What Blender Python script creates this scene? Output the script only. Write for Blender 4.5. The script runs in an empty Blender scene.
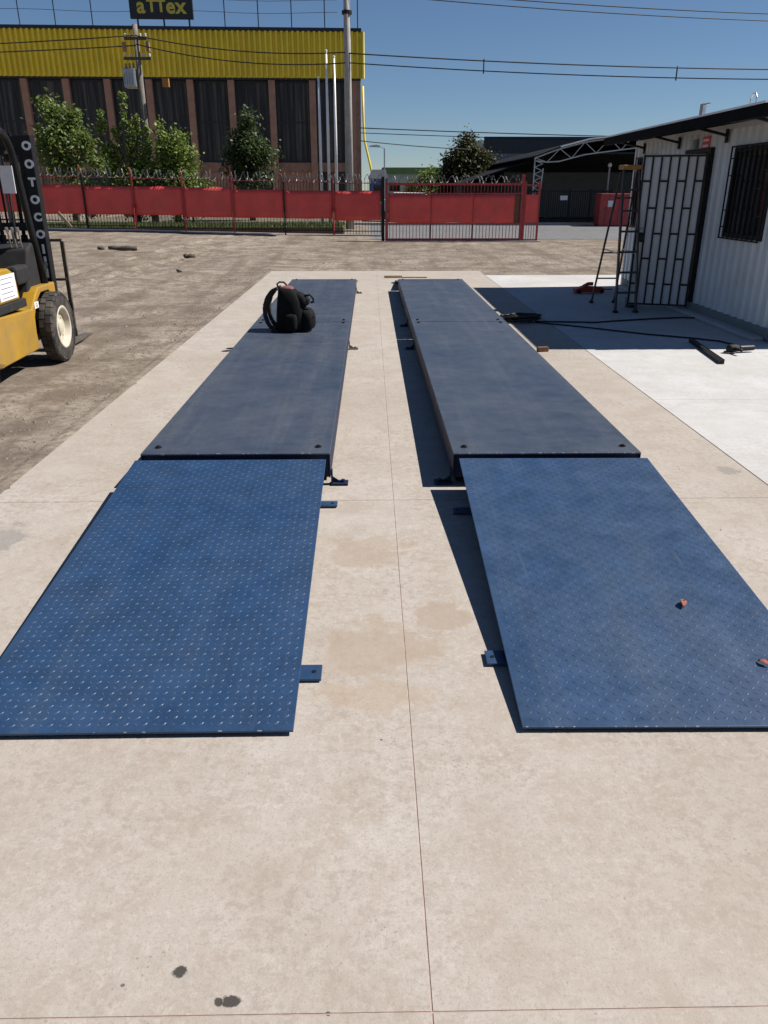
import bpy, math, random
from mathutils import Vector, Matrix, noise
random.seed(7)
R = math.radians
sc = bpy.context.scene
col = sc.collection

# ---------------------------------------------------------------- camera, sky, sun, exposure
PITCH, YAW = 22.694, 0.961
cam_d = bpy.data.cameras.new('camera'); cam = bpy.data.objects.new('camera', cam_d); col.objects.link(cam)
cam.location = (0, 0, 1.6)
cam.rotation_euler = (R(90-PITCH), 0, R(-YAW))
cam_d.sensor_fit = 'VERTICAL'; cam_d.sensor_height = 24.0
cam_d.lens = 24.0*770/1024
cam_d.clip_start = .05; cam_d.clip_end = 5000
sc.camera = cam

SUN_EL, SUN_AZ = 48.5, 84.0          # azimuth clockwise from +Y (the viewing direction)
w = bpy.data.worlds.new('World'); sc.world = w; w.use_nodes = True
nt = w.node_tree; bg = nt.nodes['Background']
sky = nt.nodes.new('ShaderNodeTexSky'); sky.sky_type = 'NISHITA'; sky.sun_disc = False
sky.sun_elevation = R(SUN_EL); sky.sun_rotation = R(SUN_AZ)
sky.altitude = 1500; sky.air_density = 1.0; sky.dust_density = 0.05; sky.ozone_density = 6.0
nt.links.new(sky.outputs[0], bg.inputs[0]); bg.inputs[1].default_value = 0.05
sd = bpy.data.lights.new('sun', 'SUN'); sun = bpy.data.objects.new('sun', sd); col.objects.link(sun)
sd.energy = 5.0; sd.angle = R(.53); sd.color = (1, .95, .87)
sv = Vector((math.sin(R(SUN_AZ))*math.cos(R(SUN_EL)), math.cos(R(SUN_AZ))*math.cos(R(SUN_EL)), math.sin(R(SUN_EL))))
sun.rotation_euler = sv.to_track_quat('Z', 'Y').to_euler()
sun.location = (20, 5, 30)
vs = sc.view_settings
vs.view_transform = 'Standard'; vs.look = 'None'; vs.exposure = 0.55; vs.gamma = 1; vs.use_curve_mapping = False

# ---------------------------------------------------------------- materials
def newmat(name):
    m = bpy.data.materials.new(name); m.use_nodes = True
    t = m.node_tree; return m, t, t.nodes['Principled BSDF']
def nd(t, typ, **kw):
    n = t.nodes.new(typ)
    for k, v in kw.items(): setattr(n, k, v)
    return n
def coords(t, scale=(1,1,1), kind='Object', loc=(0,0,0)):
    c = nd(t, 'ShaderNodeTexCoord'); mp = nd(t, 'ShaderNodeMapping')
    mp.inputs['Scale'].default_value = scale; mp.inputs['Location'].default_value = loc
    t.links.new(c.outputs[kind], mp.inputs['Vector']); return mp.outputs[0]
def tnoise(t, vec, scale, detail=4, rough=.6, dist=0):
    n = nd(t, 'ShaderNodeTexNoise'); n.inputs['Scale'].default_value = scale; n.inputs['Detail'].default_value = detail
    n.inputs['Roughness'].default_value = rough; n.inputs['Distortion'].default_value = dist
    t.links.new(vec, n.inputs['Vector']); return n.outputs['Fac']
def ramp(t, fac, stops):
    r = nd(t, 'ShaderNodeValToRGB'); e = r.color_ramp.elements
    while len(e) < len(stops): e.new(.5)
    for i, (p, c) in enumerate(stops):
        e[i].position = p
        e[i].color = (c, c, c, 1) if isinstance(c, (int, float)) else (*c, 1)
    t.links.new(fac, r.inputs[0]); return r.outputs[0]
def mix(t, fac, a, b, mode='MIX'):
    n = nd(t, 'ShaderNodeMix', data_type='RGBA', blend_type=mode)
    for sock, v in ((n.inputs[0], fac), (n.inputs[6], a), (n.inputs[7], b)):
        if isinstance(v, bpy.types.NodeSocket): t.links.new(v, sock)
        elif isinstance(v, (int, float)): sock.default_value = v if sock == n.inputs[0] else (v, v, v, 1)
        else: sock.default_value = (*v, 1)
    return n.outputs[2]
def bump(t, b, h, strength=.3, dist=.01):
    n = nd(t, 'ShaderNodeBump'); n.inputs['Strength'].default_value = strength; n.inputs['Distance'].default_value = dist
    t.links.new(h, n.inputs['Height']); t.links.new(n.outputs[0], b.inputs['Normal']); return n
def mth(t, op, a, b=None, clamp=False):
    n = nd(t, 'ShaderNodeMath', operation=op); n.use_clamp = clamp
    for i, v in enumerate((a, b)):
        if v is None: continue
        if isinstance(v, bpy.types.NodeSocket): t.links.new(v, n.inputs[i])
        else: n.inputs[i].default_value = v
    return n.outputs[0]

def simple(name, c, rough=.5, metal=0, var=.25, scale=8, bmp=.1, bd=.003, dirt=None, dirt_amt=.5, spec=.5):
    """plain paint or metal with mottling and an optional dust colour in patches"""
    m, t, b = newmat(name)
    v = coords(t)
    n1 = tnoise(t, v, scale, 5); n2 = tnoise(t, v, scale*6, 3)
    f = ramp(t, n1, [(.3, 0), (.7, 1)])
    c2 = tuple(x*(1-var) for x in c); c3 = tuple(min(1, x*(1+var*.6)) for x in c)
    cc = mix(t, f, c2, c3)
    if dirt:
        d = ramp(t, tnoise(t, v, scale*.45, 6, .7), [(.45, 0), (.75, dirt_amt)])
        cc = mix(t, d, cc, dirt)
    t.links.new(cc, b.inputs['Base Color'])
    b.inputs['Roughness'].default_value = rough; b.inputs['Metallic'].default_value = metal
    b.inputs['Specular IOR Level'].default_value = spec
    if bmp: bump(t, b, n2, bmp, bd)
    return m

def concrete(name, c, stains=(), strength=1.0):
    m, t, b = newmat(name)
    v = coords(t, kind='Generated'); t.nodes.remove(t.nodes[-1]); t.nodes.remove(t.nodes[-1])
    g = nd(t, 'ShaderNodeNewGeometry'); v = g.outputs['Position']
    big = tnoise(t, v, .9, 6, .65, .4); mid = tnoise(t, v, 5, 6, .7); fine = tnoise(t, v, 40, 4, .7); grain = tnoise(t, v, 220, 2, .6)
    dark = tuple(x*k for x, k in zip(c, (.86, .83, .79))); lite = tuple(min(1, x*1.10) for x in c)
    brown = tuple(x*k for x, k in zip(c, (.74, .66, .57)))
    cc = mix(t, ramp(t, big, [(.34, 0), (.66, 1)]), dark, lite)
    cc = mix(t, ramp(t, mid, [(.38, .6*strength), (.56, 0)]), cc, brown)
    # trowel scuffs: brown-grey flecks that gather in patches, and pale lime bloom between them
    patch = ramp(t, tnoise(t, v, 1.5, 5, .65, .6), [(.40, .15), (.60, 1)])
    fl = ramp(t, tnoise(t, v, 26, 6, .75), [(.50, 0), (.57, 1)])
    cc = mix(t, mth(t, 'MULTIPLY', mth(t, 'MULTIPLY', fl, patch), .75*strength), cc, tuple(x*k for x, k in zip(c, (.66, .60, .53))))
    pale = mth(t, 'MULTIPLY', ramp(t, tnoise(t, v, 34, 6, .75), [(.50, 0), (.62, .6*strength)]), ramp(t, tnoise(t, v, 2.3, 4, .6), [(.35, .25), (.6, 1)]))
    cc = mix(t, pale, cc, tuple(min(1, x*1.22) for x in c))
    cc = mix(t, ramp(t, tnoise(t, v, 95, 4, .8), [(.36, .7*strength), (.47, 0)]), cc, tuple(x*k for x, k in zip(c, (.62, .57, .52))))
    vor = nd(t, 'ShaderNodeTexVoronoi'); vor.inputs['Scale'].default_value = 42; t.links.new(v, vor.inputs['Vector'])
    pit = mth(t, 'MULTIPLY', ramp(t, vor.outputs['Distance'], [(.10, 1), (.17, 0)]), ramp(t, tnoise(t, v, 3, 3), [(.5, 0), (.62, .8*strength)]))
    cc = mix(t, pit, cc, tuple(x*.42 for x in c))
    cc = mix(t, ramp(t, grain, [(.3, .35), (.7, 0)]), cc, tuple(x*.6 for x in c))
    nz = nd(t, 'ShaderNodeTexNoise'); nz.inputs['Scale'].default_value = 2.5; nz.inputs['Detail'].default_value = 5; t.links.new(v, nz.inputs['Vector'])
    dv = nd(t, 'ShaderNodeMix', data_type='VECTOR'); dv.inputs[0].default_value = .22; t.links.new(v, dv.inputs[4]); t.links.new(nz.outputs['Color'], dv.inputs[5])
    ve = nd(t, 'ShaderNodeTexVoronoi', feature='DISTANCE_TO_EDGE'); ve.inputs['Scale'].default_value = .55; t.links.new(dv.outputs[1], ve.inputs['Vector'])
    crk = mth(t, 'MULTIPLY', ramp(t, ve.outputs['Distance'], [(.0, 1), (.006, 0)]), ramp(t, tnoise(t, v, 1.3, 2), [(.48, 0), (.6, .5*strength)]))
    cc = mix(t, crk, cc, brown)
    wide = ramp(t, tnoise(t, v, .33, 4, .55, .8), [(.38, .35*strength), (.6, 0)])
    cc = mix(t, wide, cc, tuple(x*k for x, k in zip(c, (.80, .74, .67))))
    # long smears running along the slab
    mp = nd(t, 'ShaderNodeMapping'); mp.inputs['Scale'].default_value = (9, .5, 1); t.links.new(v, mp.inputs[0])
    sm = ramp(t, tnoise(t, mp.outputs[0], 1.0, 4, .6), [(.55, 0), (.75, .25*strength)])
    cc = mix(t, sm, cc, tuple(x*k for x, k in zip(c, (.75, .68, .6))))
    for (sx, sy, rx, ry, sc_, colr, a) in stains:
        mp = nd(t, 'ShaderNodeMapping', vector_type='TEXTURE')
        mp.inputs['Location'].default_value = (sx, sy, 0); mp.inputs['Scale'].default_value = (rx, ry, 1)
        t.links.new(v, mp.inputs[0])
        ln = nd(t, 'ShaderNodeVectorMath', operation='LENGTH'); t.links.new(mp.outputs[0], ln.inputs[0])
        r = mth(t, 'ADD', ln.outputs['Value'], mth(t, 'MULTIPLY', mth(t, 'SUBTRACT', tnoise(t, v, sc_, 4, .65), .5), 1.1 if sc_ >= 40 else 2.2))
        cc = mix(t, ramp(t, r, [(.75, a), (1.0, 0)]), cc, colr)
    t.links.new(cc, b.inputs['Base Color'])
    b.inputs['Roughness'].default_value = .85; b.inputs['Specular IOR Level'].default_value = .3
    hh = mth(t, 'ADD', mth(t, 'MULTIPLY', fine, .6), mth(t, 'MULTIPLY', grain, .3))
    bump(t, b, hh, .35, .004)
    return m

OIL = (.028, .026, .024)
M = {}
M['concrete'] = concrete('beige_concrete', (.425, .39, .360), stains=[
    (-.433, 1.19, .019, .016, 40, OIL, .92), (-.308, 1.12, .022, .016, 55, OIL, .92), (-.335, 1.119, .011, .011, 60, OIL, .9),
    (-.1, 1.09, .007, .006, 60, OIL, .8), (-.55, 1.16, .006, .005, 60, OIL, .7),
    (-1.86, 3.5, .16, .17, 9, (.2, .19, .18), .6),
    (-.02, 3.35, .22, .2, 6, (.3, .235, .18), .55), (.02, 2.5, .22, .22, 6, (.31, .24, .18), .55), (.28, 2.72, .13, .12, 8, (.3, .235, .18), .6),
    (.0, 2.2, .2, .1, 7, (.34, .26, .19), .5), (2.2, 4.45, .08, .08, 12, (.22, .2, .18), .7)])
M['white_concrete'] = concrete('white_concrete', (.51, .512, .52), strength=.55)
M['joint'] = simple('joint_fill', (.38, .285, .25), .95, var=.3, scale=20)

def blue_paint(name, base, dust, amount, rough, bmp=.15, fine=0):
    m, t, b = newmat(name)
    g = nd(t, 'ShaderNodeNewGeometry'); v = g.outputs['Position']
    n1 = tnoise(t, v, 1.3, 6, .7, .5); n2 = tnoise(t, v, 7, 6, .7); n3 = tnoise(t, v, 90, 3, .7)
    cc = mix(t, ramp(t, n2, [(.35, 0), (.7, 1)]), tuple(x*.8 for x in base), tuple(x*1.2 for x in base))
    d = ramp(t, n1, [(.3, amount*.25), (.72, amount)])
    d2 = mth(t, 'MULTIPLY', d, ramp(t, n3, [(.3, .5), (.7, 1)]))
    cc = mix(t, d2, cc, dust)
    # chips and scuffs
    sp = ramp(t, tnoise(t, v, 55, 4, .75), [(.67, 0), (.72, .5)])
    sp2 = mth(t, 'MULTIPLY', sp, ramp(t, tnoise(t, v, 2.2, 3), [(.45, .1), (.65, 1)]))
    cc = mix(t, sp2, cc, (.33, .34, .36))
    mp = nd(t, 'ShaderNodeMapping'); mp.inputs['Scale'].default_value = (26, 1.4, 1); mp.inputs['Rotation'].default_value = (0, 0, .12)
    t.links.new(v, mp.inputs[0])
    scr = ramp(t, tnoise(t, mp.outputs[0], 1.0, 5, .7), [(.62, 0), (.72, .22)])
    cc = mix(t, scr, cc, dust)
    mp2 = nd(t, 'ShaderNodeMapping'); mp2.inputs['Scale'].default_value = (5.5, .25, 1); t.links.new(v, mp2.inputs[0])
    band = ramp(t, tnoise(t, mp2.outputs[0], 1.0, 6, .65, .3), [(.48, 0), (.66, amount*.6)])
    cc = mix(t, mth(t, 'MULTIPLY', band, ramp(t, tnoise(t, v, 38, 5, .8), [(.4, .2), (.6, 1)])), cc, dust)
    rs = mth(t, 'MULTIPLY', ramp(t, tnoise(t, v, 120, 3, .7), [(.66, 0), (.72, .8)]), ramp(t, tnoise(t, v, 1.1, 3), [(.45, 0), (.6, 1)]))
    cc = mix(t, rs, cc, (.12, .075, .05))
    t.links.new(cc, b.inputs['Base Color'])
    t.links.new(ramp(t, n2, [(.3, max(0, rough-.08)), (.7, rough+.12)]), b.inputs['Roughness'])
    h = mth(t, 'ADD', mth(t, 'MULTIPLY', n2, .5), mth(t, 'MULTIPLY', n3, .25))
    bump(t, b, h, bmp, .004)
    return m
M['ramp_blue'] = blue_paint('ramp_blue_paint', (.007, .038, .108), (.09, .11, .13), .28, .40)
M['ramp_blue_dusty'] = blue_paint('dusty_ramp_blue_paint', (.006, .038, .108), (.13, .145, .15), .28, .44)
M['lug'] = blue_paint('lug_blue_wear_and_glint', (.017, .056, .135), (.17, .19, .21), .45, .42)  # lighter than its plate: worn edges and glints put into the colour
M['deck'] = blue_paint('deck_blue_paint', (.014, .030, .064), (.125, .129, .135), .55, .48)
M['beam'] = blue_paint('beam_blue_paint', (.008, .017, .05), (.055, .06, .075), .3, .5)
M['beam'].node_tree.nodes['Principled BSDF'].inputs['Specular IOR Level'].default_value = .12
M['black'] = simple('black_paint', (.009, .009, .010), .5, var=.3, scale=14, spec=.3)
M['blackmatte'] = simple('black_matte', (.010, .010, .011), .8, var=.4, scale=20, dirt=(.05, .045, .04), dirt_amt=.3)
M['fasciablack'] = simple('dull_black_fascia', (.006, .006, .007), .85, var=.3, scale=6, spec=.1)
M['steel'] = simple('raw_steel', (.22, .2, .18), .5, .7, var=.3, scale=10, dirt=(.2, .12, .07), dirt_amt=.6)
M['rust'] = simple('rusty_steel', (.17, .085, .045), .85, var=.45, scale=30)
M['worn'] = simple('bare_worn_metal', (.34, .35, .37), .5, .3, var=.4, scale=60)
M['wood'] = simple('bare_timber', (.42, .31, .19), .8, var=.3, scale=10)
M['darkwood'] = simple('weathered_timber', (.10, .075, .055), .9, var=.4, scale=12)
M['yardearth'] = simple('dry_verge_earth', (.12, .10, .07), .95, var=.4, scale=1.2, bmp=.4)
M['asphalt'] = simple('asphalt', (.14, .14, .145), .9, var=.25, scale=3, bmp=.3)
M['red'] = simple('red_panel_paint', (.70, .072, .062), .5, var=.18, scale=2.2, dirt=(.42, .13, .10), dirt_amt=.35)
M['redpost'] = simple('red_post_paint', (.40, .042, .045), .5, var=.3, scale=6, dirt=(.1, .04, .03), dirt_amt=.4)
M['yellow'] = simple('yellow_cladding', (.93, .73, .05), .45, var=.12, scale=.6, dirt=(.66, .50, .08), dirt_amt=.35)
M['navy'] = simple('dark_navy_trim', (.014, .018, .03), .5, var=.2, scale=1)
M['pillar'] = simple('brown_pillar', (.40, .22, .15), .8, var=.2, scale=2)
M['ledge'] = simple('brick_ledge', (.32, .18, .12), .85, var=.3, scale=3)
M['palewhite'] = simple('white_plaster', (.62, .62, .60), .7, var=.12, scale=2)
M['galv'] = simple('galvanised_metal', (.42, .43, .44), .4, .8, var=.2, scale=12)
M['razor'] = simple('dull_wire', (.20, .205, .21), .5, .6, var=.3, scale=12)
M['oldpole'] = simple('weathered_pole', (.17, .15, .13), .9, var=.35, scale=4)
M['pole'] = simple('grey_concrete_pole', (.36, .35, .33), .85, var=.2, scale=4)
M['wire'] = simple('black_cable', (.012, .012, .013), .6, var=.1, bmp=0)
M['flagpole'] = simple('white_pole_paint', (.82, .82, .81), .35, var=.1, scale=3)
M['contwhite'] = simple('container_white_paint', (.66, .665, .66), .42, var=.07, scale=1.5, dirt=(.42, .38, .33), dirt_amt=.5)
M['doorwhite'] = simple('door_white_paint', (.62, .615, .61), .5, var=.08, scale=3, dirt=(.38, .34, .31), dirt_amt=.3)
M['roofsheet'] = simple('pale_roof_sheet', (.80, .80, .80), .4, 0, var=.08, scale=2)
M['fyellow'] = simple('forklift_yellow_paint', (.40, .225, .02), .38, var=.14, scale=4, dirt=(.20, .145, .08), dirt_amt=.75)
M['rubber'] = simple('tyre_rubber', (.022, .021, .021), .85, var=.3, scale=14, dirt=(.16, .13, .10), dirt_amt=.7)
M['cream'] = simple('cream_rim_paint', (.58, .53, .43), .5, var=.2, scale=14, dirt=(.2, .15, .1), dirt_amt=.6)
M['paper'] = simple('white_paper', (.72, .71, .74), .7, var=.1, scale=20)
M['letter'] = simple('white_lettering', (.80, .80, .80), .5, var=.1, bmp=0)
M['signyellow'] = simple('sign_yellow', (.55, .47, .06), .5, var=.1, bmp=0)
M['signblack'] = simple('sign_black', (.012, .013, .016), .4, var=.2, scale=1)
M['fabric'] = simple('black_nylon', (.0045, .0045, .0055), .8, var=.6, scale=26, bmp=.7, bd=.006, spec=.2)
M['strap'] = simple('strap_webbing', (.014, .012, .011), .85, var=.3, scale=40)
M['lining'] = simple('pink_lining', (.20, .07, .075), .8, var=.4, scale=30)
M['orange'] = simple('orange_plastic', (.38, .17, .03), .5, var=.25, scale=20)
M['laddermetal'] = simple('dark_ladder_metal', (.035, .04, .05), .45, .4, var=.3, scale=14)
M['redtool'] = simple('red_tool_paint', (.42, .04, .015), .45, var=.25, scale=12)
M['deadleaf'] = simple('dry_leaf', (.30, .085, .04), .8, var=.4, scale=60)
M['shedroof'] = simple('dark_shed_roof', (.016, .018, .023), .9, var=.2, scale=1, spec=.1)
M['blueroof'] = simple('dark_blue_roof', (.012, .022, .038), .6, var=.2, scale=.4)
M['greywall'] = simple('grey_wall', (.22, .22, .21), .8, var=.15, scale=.8)
M['darkwall'] = simple('dark_wall', (.04, .04, .042), .8, var=.2, scale=1)
M['palegreen'] = simple('pale_green_wall', (.30, .40, .42), .6, var=.1, scale=.5)
M['greentrim'] = simple('green_trim', (.10, .20, .08), .6, var=.1, scale=1)
M['bluepaint'] = simple('bright_blue_paint', (.05, .14, .33), .4, var=.2, scale=2)
M['bark'] = simple('bark', (.11, .08, .055), .95, var=.35, scale=14, bmp=.6, bd=.02)
M['pebble'] = simple('pebble_stone', (.20, .17, .14), .9, var=.4, scale=3)
M['bluehose'] = simple('dark_blue_plastic', (.035, .05, .085), .5, var=.2, scale=4)
M['roadpaint'] = M['palewhite']

def glass(name, c, rough=.08):
    m, t, b = newmat(name); v = coords(t)
    f = tnoise(t, v, .9, 3)
    t.links.new(mix(t, f, tuple(x*.7 for x in c), tuple(x*1.4 for x in c)), b.inputs['Base Color'])
    b.inputs['Roughness'].default_value = rough
    bump(t, b, tnoise(t, v, 1.2, 2), .05, .02)
    return m
M['glass'] = glass('dark_window_glass', (.012, .012, .014))
M['glass2'] = glass('office_window_glass', (.016, .014, .014))
# curtain wall glass with faint drapes behind
m, t, b = newmat('dark_glass_with_drapes'); v = coords(t)
mp = nd(t, 'ShaderNodeMapping'); mp.inputs['Scale'].default_value = (3.2, 1, .12); t.links.new(v, mp.inputs[0])
t.links.new(mix(t, ramp(t, tnoise(t, mp.outputs[0], 1.6, 4, .6), [(.42, 0), (.75, 1)]), (.022, .019, .017), (.13, .112, .098)), b.inputs['Base Color'])
b.inputs['Roughness'].default_value = .3; b.inputs['Specular IOR Level'].default_value = .25; M['drape'] = m

def leafmat(name, a, b_, seed=0):
    m, t, b = newmat(name)
    g = nd(t, 'ShaderNodeNewGeometry')
    cc = mix(t, g.outputs['Random Per Island'], a, b_)
    t.links.new(cc, b.inputs['Base Color']); b.inputs['Roughness'].default_value = .55
    tr = nd(t, 'ShaderNodeBsdfTranslucent'); t.links.new(cc, tr.inputs[0])
    ms = nd(t, 'ShaderNodeMixShader'); ms.inputs[0].default_value = .4
    t.links.new(b.outputs[0], ms.inputs[1]); t.links.new(tr.outputs[0], ms.inputs[2])
    t.links.new(ms.outputs[0], t.nodes['Material Output'].inputs[0])
    return m
M['leaf_light'] = leafmat('light_green_leaves', (.09, .15, .03), (.30, .38, .085))
M['leaf_mid'] = leafmat('mid_green_leaves', (.075, .125, .03), (.22, .28, .07))
M['leaf_dark'] = leafmat('dark_green_leaves', (.028, .055, .018), (.085, .12, .038))
M['leaf_olive'] = leafmat('olive_brown_leaves', (.03, .038, .014), (.085, .085, .03))
M['grass'] = leafmat('grass_blades', (.04, .075, .018), (.14, .17, .05))

# dirt: packed yard earth with wheel tracks, pale dust and darker damp patches
m, t, b = newmat('packed_dirt')
g = nd(t, 'ShaderNodeNewGeometry'); v = g.outputs['Position']
big = tnoise(t, v, .22, 6, .6, .6); mid = tnoise(t, v, 1.4, 7, .7, .3); fine = tnoise(t, v, 14, 6, .75); gr = tnoise(t, v, 70, 3, .7)
cc = mix(t, ramp(t, big, [(.35, 0), (.65, 1)]), (.25, .21, .168), (.335, .288, .24))
cc = mix(t, ramp(t, mid, [(.40, .75), (.56, 0)]), cc, (.125, .098, .077))
cc = mix(t, ramp(t, mid, [(.6, 0), (.75, .5)]), cc, (.30, .245, .195))
mp = nd(t, 'ShaderNodeMapping'); mp.inputs['Scale'].default_value = (.35, 2.2, 1); mp.inputs['Rotation'].default_value = (0, 0, -.35); t.links.new(v, mp.inputs[0])
trk = ramp(t, tnoise(t, mp.outputs[0], 1.1, 5, .65), [(.52, 0), (.68, .55)])
cc = mix(t, trk, cc, (.095, .072, .055))
mp3 = nd(t, 'ShaderNodeMapping'); mp3.inputs['Rotation'].default_value = (0, 0, .25); mp3.inputs['Scale'].default_value = (1.1, .12, 1); t.links.new(v, mp3.inputs[0])
tr2 = mth(t, 'MULTIPLY', ramp(t, tnoise(t, mp3.outputs[0], 1.3, 5, .6, .4), [(.50, 0), (.60, .7)]), ramp(t, tnoise(t, v, 5, 5, .75), [(.35, .2), (.6, 1)]))
cc = mix(t, tr2, cc, (.12, .088, .064))
cc = mix(t, ramp(t, fine, [(.38, .75), (.54, 0)]), cc, (.115, .09, .07))
cc = mix(t, ramp(t, gr, [(.62, 0), (.74, .6)]), cc, (.34, .29, .24))
t.links.new(cc, b.inputs['Base Color']); b.inputs['Roughness'].default_value = .95; b.inputs['Specular IOR Level'].default_value = .2
bump(t, b, mth(t, 'ADD', mth(t, 'MULTIPLY', fine, .7), mth(t, 'MULTIPLY', gr, .25)), .7, .025)
M['dirt'] = m

# ---------------------------------------------------------------- mesh helpers
class MB:
    def __init__(s): s.v = []; s.f = []
    def add(s, vs_, fs):
        o = len(s.v); s.v += [tuple(p) for p in vs_]; s.f += [tuple(i+o for i in q) for q in fs]; return s
    def box(s, x0, x1, y0, y1, z0, z1):
        return s.add([(x0,y0,z0),(x1,y0,z0),(x1,y1,z0),(x0,y1,z0),(x0,y0,z1),(x1,y0,z1),(x1,y1,z1),(x0,y1,z1)],
                     [(0,3,2,1),(4,5,6,7),(0,1,5,4),(1,2,6,5),(2,3,7,6),(3,0,4,7)])
    def bar(s, a, b, wx, wy, up=(0,0,1)):
        a, b = Vector(a), Vector(b); d = (b-a).normalized(); u = Vector(up)
        if abs(d.dot(u)) > .98: u = Vector((0,1,0))
        x = d.cross(u).normalized(); y = x.cross(d)
        P = []
        for q in (a, b):
            for i, j in ((-1,-1),(1,-1),(1,1),(-1,1)): P.append(q + x*(i*wx/2) + y*(j*wy/2))
        return s.add(P, [(0,3,2,1),(4,5,6,7),(0,1,5,4),(1,2,6,5),(2,3,7,6),(3,0,4,7)])
    def tube(s, pts, r, n=8, cap=True):
        pts = [Vector(p) for p in pts]; k = len(pts)
        rs = r if isinstance(r, (list, tuple)) else [r]*k
        o = len(s.v); ref = None
        for i, p in enumerate(pts):
            d = (pts[min(i+1, k-1)] - pts[max(i-1, 0)]).normalized()
            if ref is None: ref = Vector((0,0,1)) if abs(d.z) < .9 else Vector((0,1,0))
            x = d.cross(ref)
            if x.length < 1e-4: x = d.orthogonal()
            x.normalize(); y = x.cross(d); ref = y
            for j in range(n):
                a = 2*math.pi*j/n; s.v.append(tuple(p + x*(math.cos(a)*rs[i]) + y*(math.sin(a)*rs[i])))
        for i in range(k-1):
            for j in range(n):
                a = o+i*n+j; b_ = o+i*n+(j+1) % n
                s.f.append((a, b_, b_+n, a+n))
        if cap: s.f.append(tuple(o+j for j in range(n))[::-1]); s.f.append(tuple(o+(k-1)*n+j for j in range(n)))
        return s
    def prism(s, poly, axis, a, b):
        """polygon extruded between a and b along axis; poly coords are the two other axes in order"""
        def P(u, w_, t_):
            return (t_, u, w_) if axis == 0 else ((u, t_, w_) if axis == 1 else (u, w_, t_))
        n = len(poly); V_ = [P(u, w_, a) for u, w_ in poly] + [P(u, w_, b) for u, w_ in poly]
        F = [tuple(range(n))[::-1], tuple(range(n, 2*n))] + [(i, (i+1) % n, (i+1) % n+n, i+n) for i in range(n)]
        return s.add(V_, F)
    def lathe(s, prof, axis=0, n=28, c=(0,0,0)):
        """profile of (along axis, radius), closed loop"""
        o = len(s.v); k = len(prof)
        for j in range(n):
            a = 2*math.pi*j/n; ca, sa = math.cos(a), math.sin(a)
            for t_, r in prof:
                p = (t_, r*ca, r*sa) if axis == 0 else ((r*ca, t_, r*sa) if axis == 1 else (r*ca, r*sa, t_))
                s.v.append((p[0]+c[0], p[1]+c[1], p[2]+c[2]))
        for j in range(n):
            for i in range(k):
                a = o+j*k+i; b_ = o+j*k+(i+1) % k; c_ = o+((j+1) % n)*k+(i+1) % k; d = o+((j+1) % n)*k+i
                s.f.append((a, b_, c_, d))
        return s
    def mesh(s, name, mat, smooth=False):
        me = bpy.data.meshes.new(name); me.from_pydata(s.v, [], s.f)
        if mat: me.materials.append(M[mat] if isinstance(mat, str) else mat)
        if smooth: me.shade_smooth()
        me.update(); return me
    def build(s, name, mat, parent=None, smooth=False, bevel=0, recalc=True, auto=None):
        me = s.mesh(name, mat, smooth)
        if recalc and len(s.f) < 60000:
            import bmesh
            bm = bmesh.new(); bm.from_mesh(me); bmesh.ops.recalc_face_normals(bm, faces=bm.faces); bm.to_mesh(me); bm.free()
        if smooth and auto: me.set_sharp_from_angle(angle=R(auto))
        o = bpy.data.objects.new(name, me); col.objects.link(o)
        if parent: o.parent = parent
        if bevel:
            md = o.modifiers.new('bevel', 'BEVEL'); md.width = bevel; md.segments = 2; md.limit_method = 'ANGLE'; md.angle_limit = R(40)
        return o
def tag(o, label=None, cat=None, group=None, kind=None):
    if label: o['label'] = label
    if cat: o['category'] = cat
    if group: o['group'] = group
    if kind: o['kind'] = kind
    return o
def thing(name, label, cat, loc=(0,0,0), rz=0, group=None):
    o = bpy.data.objects.new(name, None); col.objects.link(o); o.location = loc; o.rotation_euler = (0,0,rz)
    o.empty_display_size = .1
    return tag(o, label, cat, group)
def copy_tree(o, parent=None):
    c = o.copy(); col.objects.link(c); c.parent = parent
    for ch in list(o.children): copy_tree(ch, c)
    return c
def inst(name, me, parent, loc=(0,0,0), rot=(0,0,0), scale=(1,1,1)):
    o = bpy.data.objects.new(name, me); col.objects.link(o); o.parent = parent
    o.location = loc; o.rotation_euler = rot; o.scale = scale; return o
def text(body, size, mat, parent, loc, rot, name, ext=.004, bold=.0):
    c = bpy.data.curves.new('txt', 'FONT'); c.body = body; c.size = size; c.extrude = ext; c.offset = bold
    c.align_x = 'CENTER'; c.align_y = 'CENTER'; c.resolution_u = 4
    tmp = bpy.data.objects.new('txt', c); col.objects.link(tmp)
    dg = bpy.context.evaluated_depsgraph_get(); dg.update()
    me = bpy.data.meshes.new_from_object(tmp.evaluated_get(dg)); me.materials.clear(); me.materials.append(M[mat])
    bpy.data.objects.remove(tmp); bpy.data.curves.remove(c); me.name = name
    return inst(name, me, parent, loc, rot)
def sm(a, b, x):
    t_ = max(0, min(1, (x-a)/(b-a))); return t_*t_*(3-2*t_)

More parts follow.
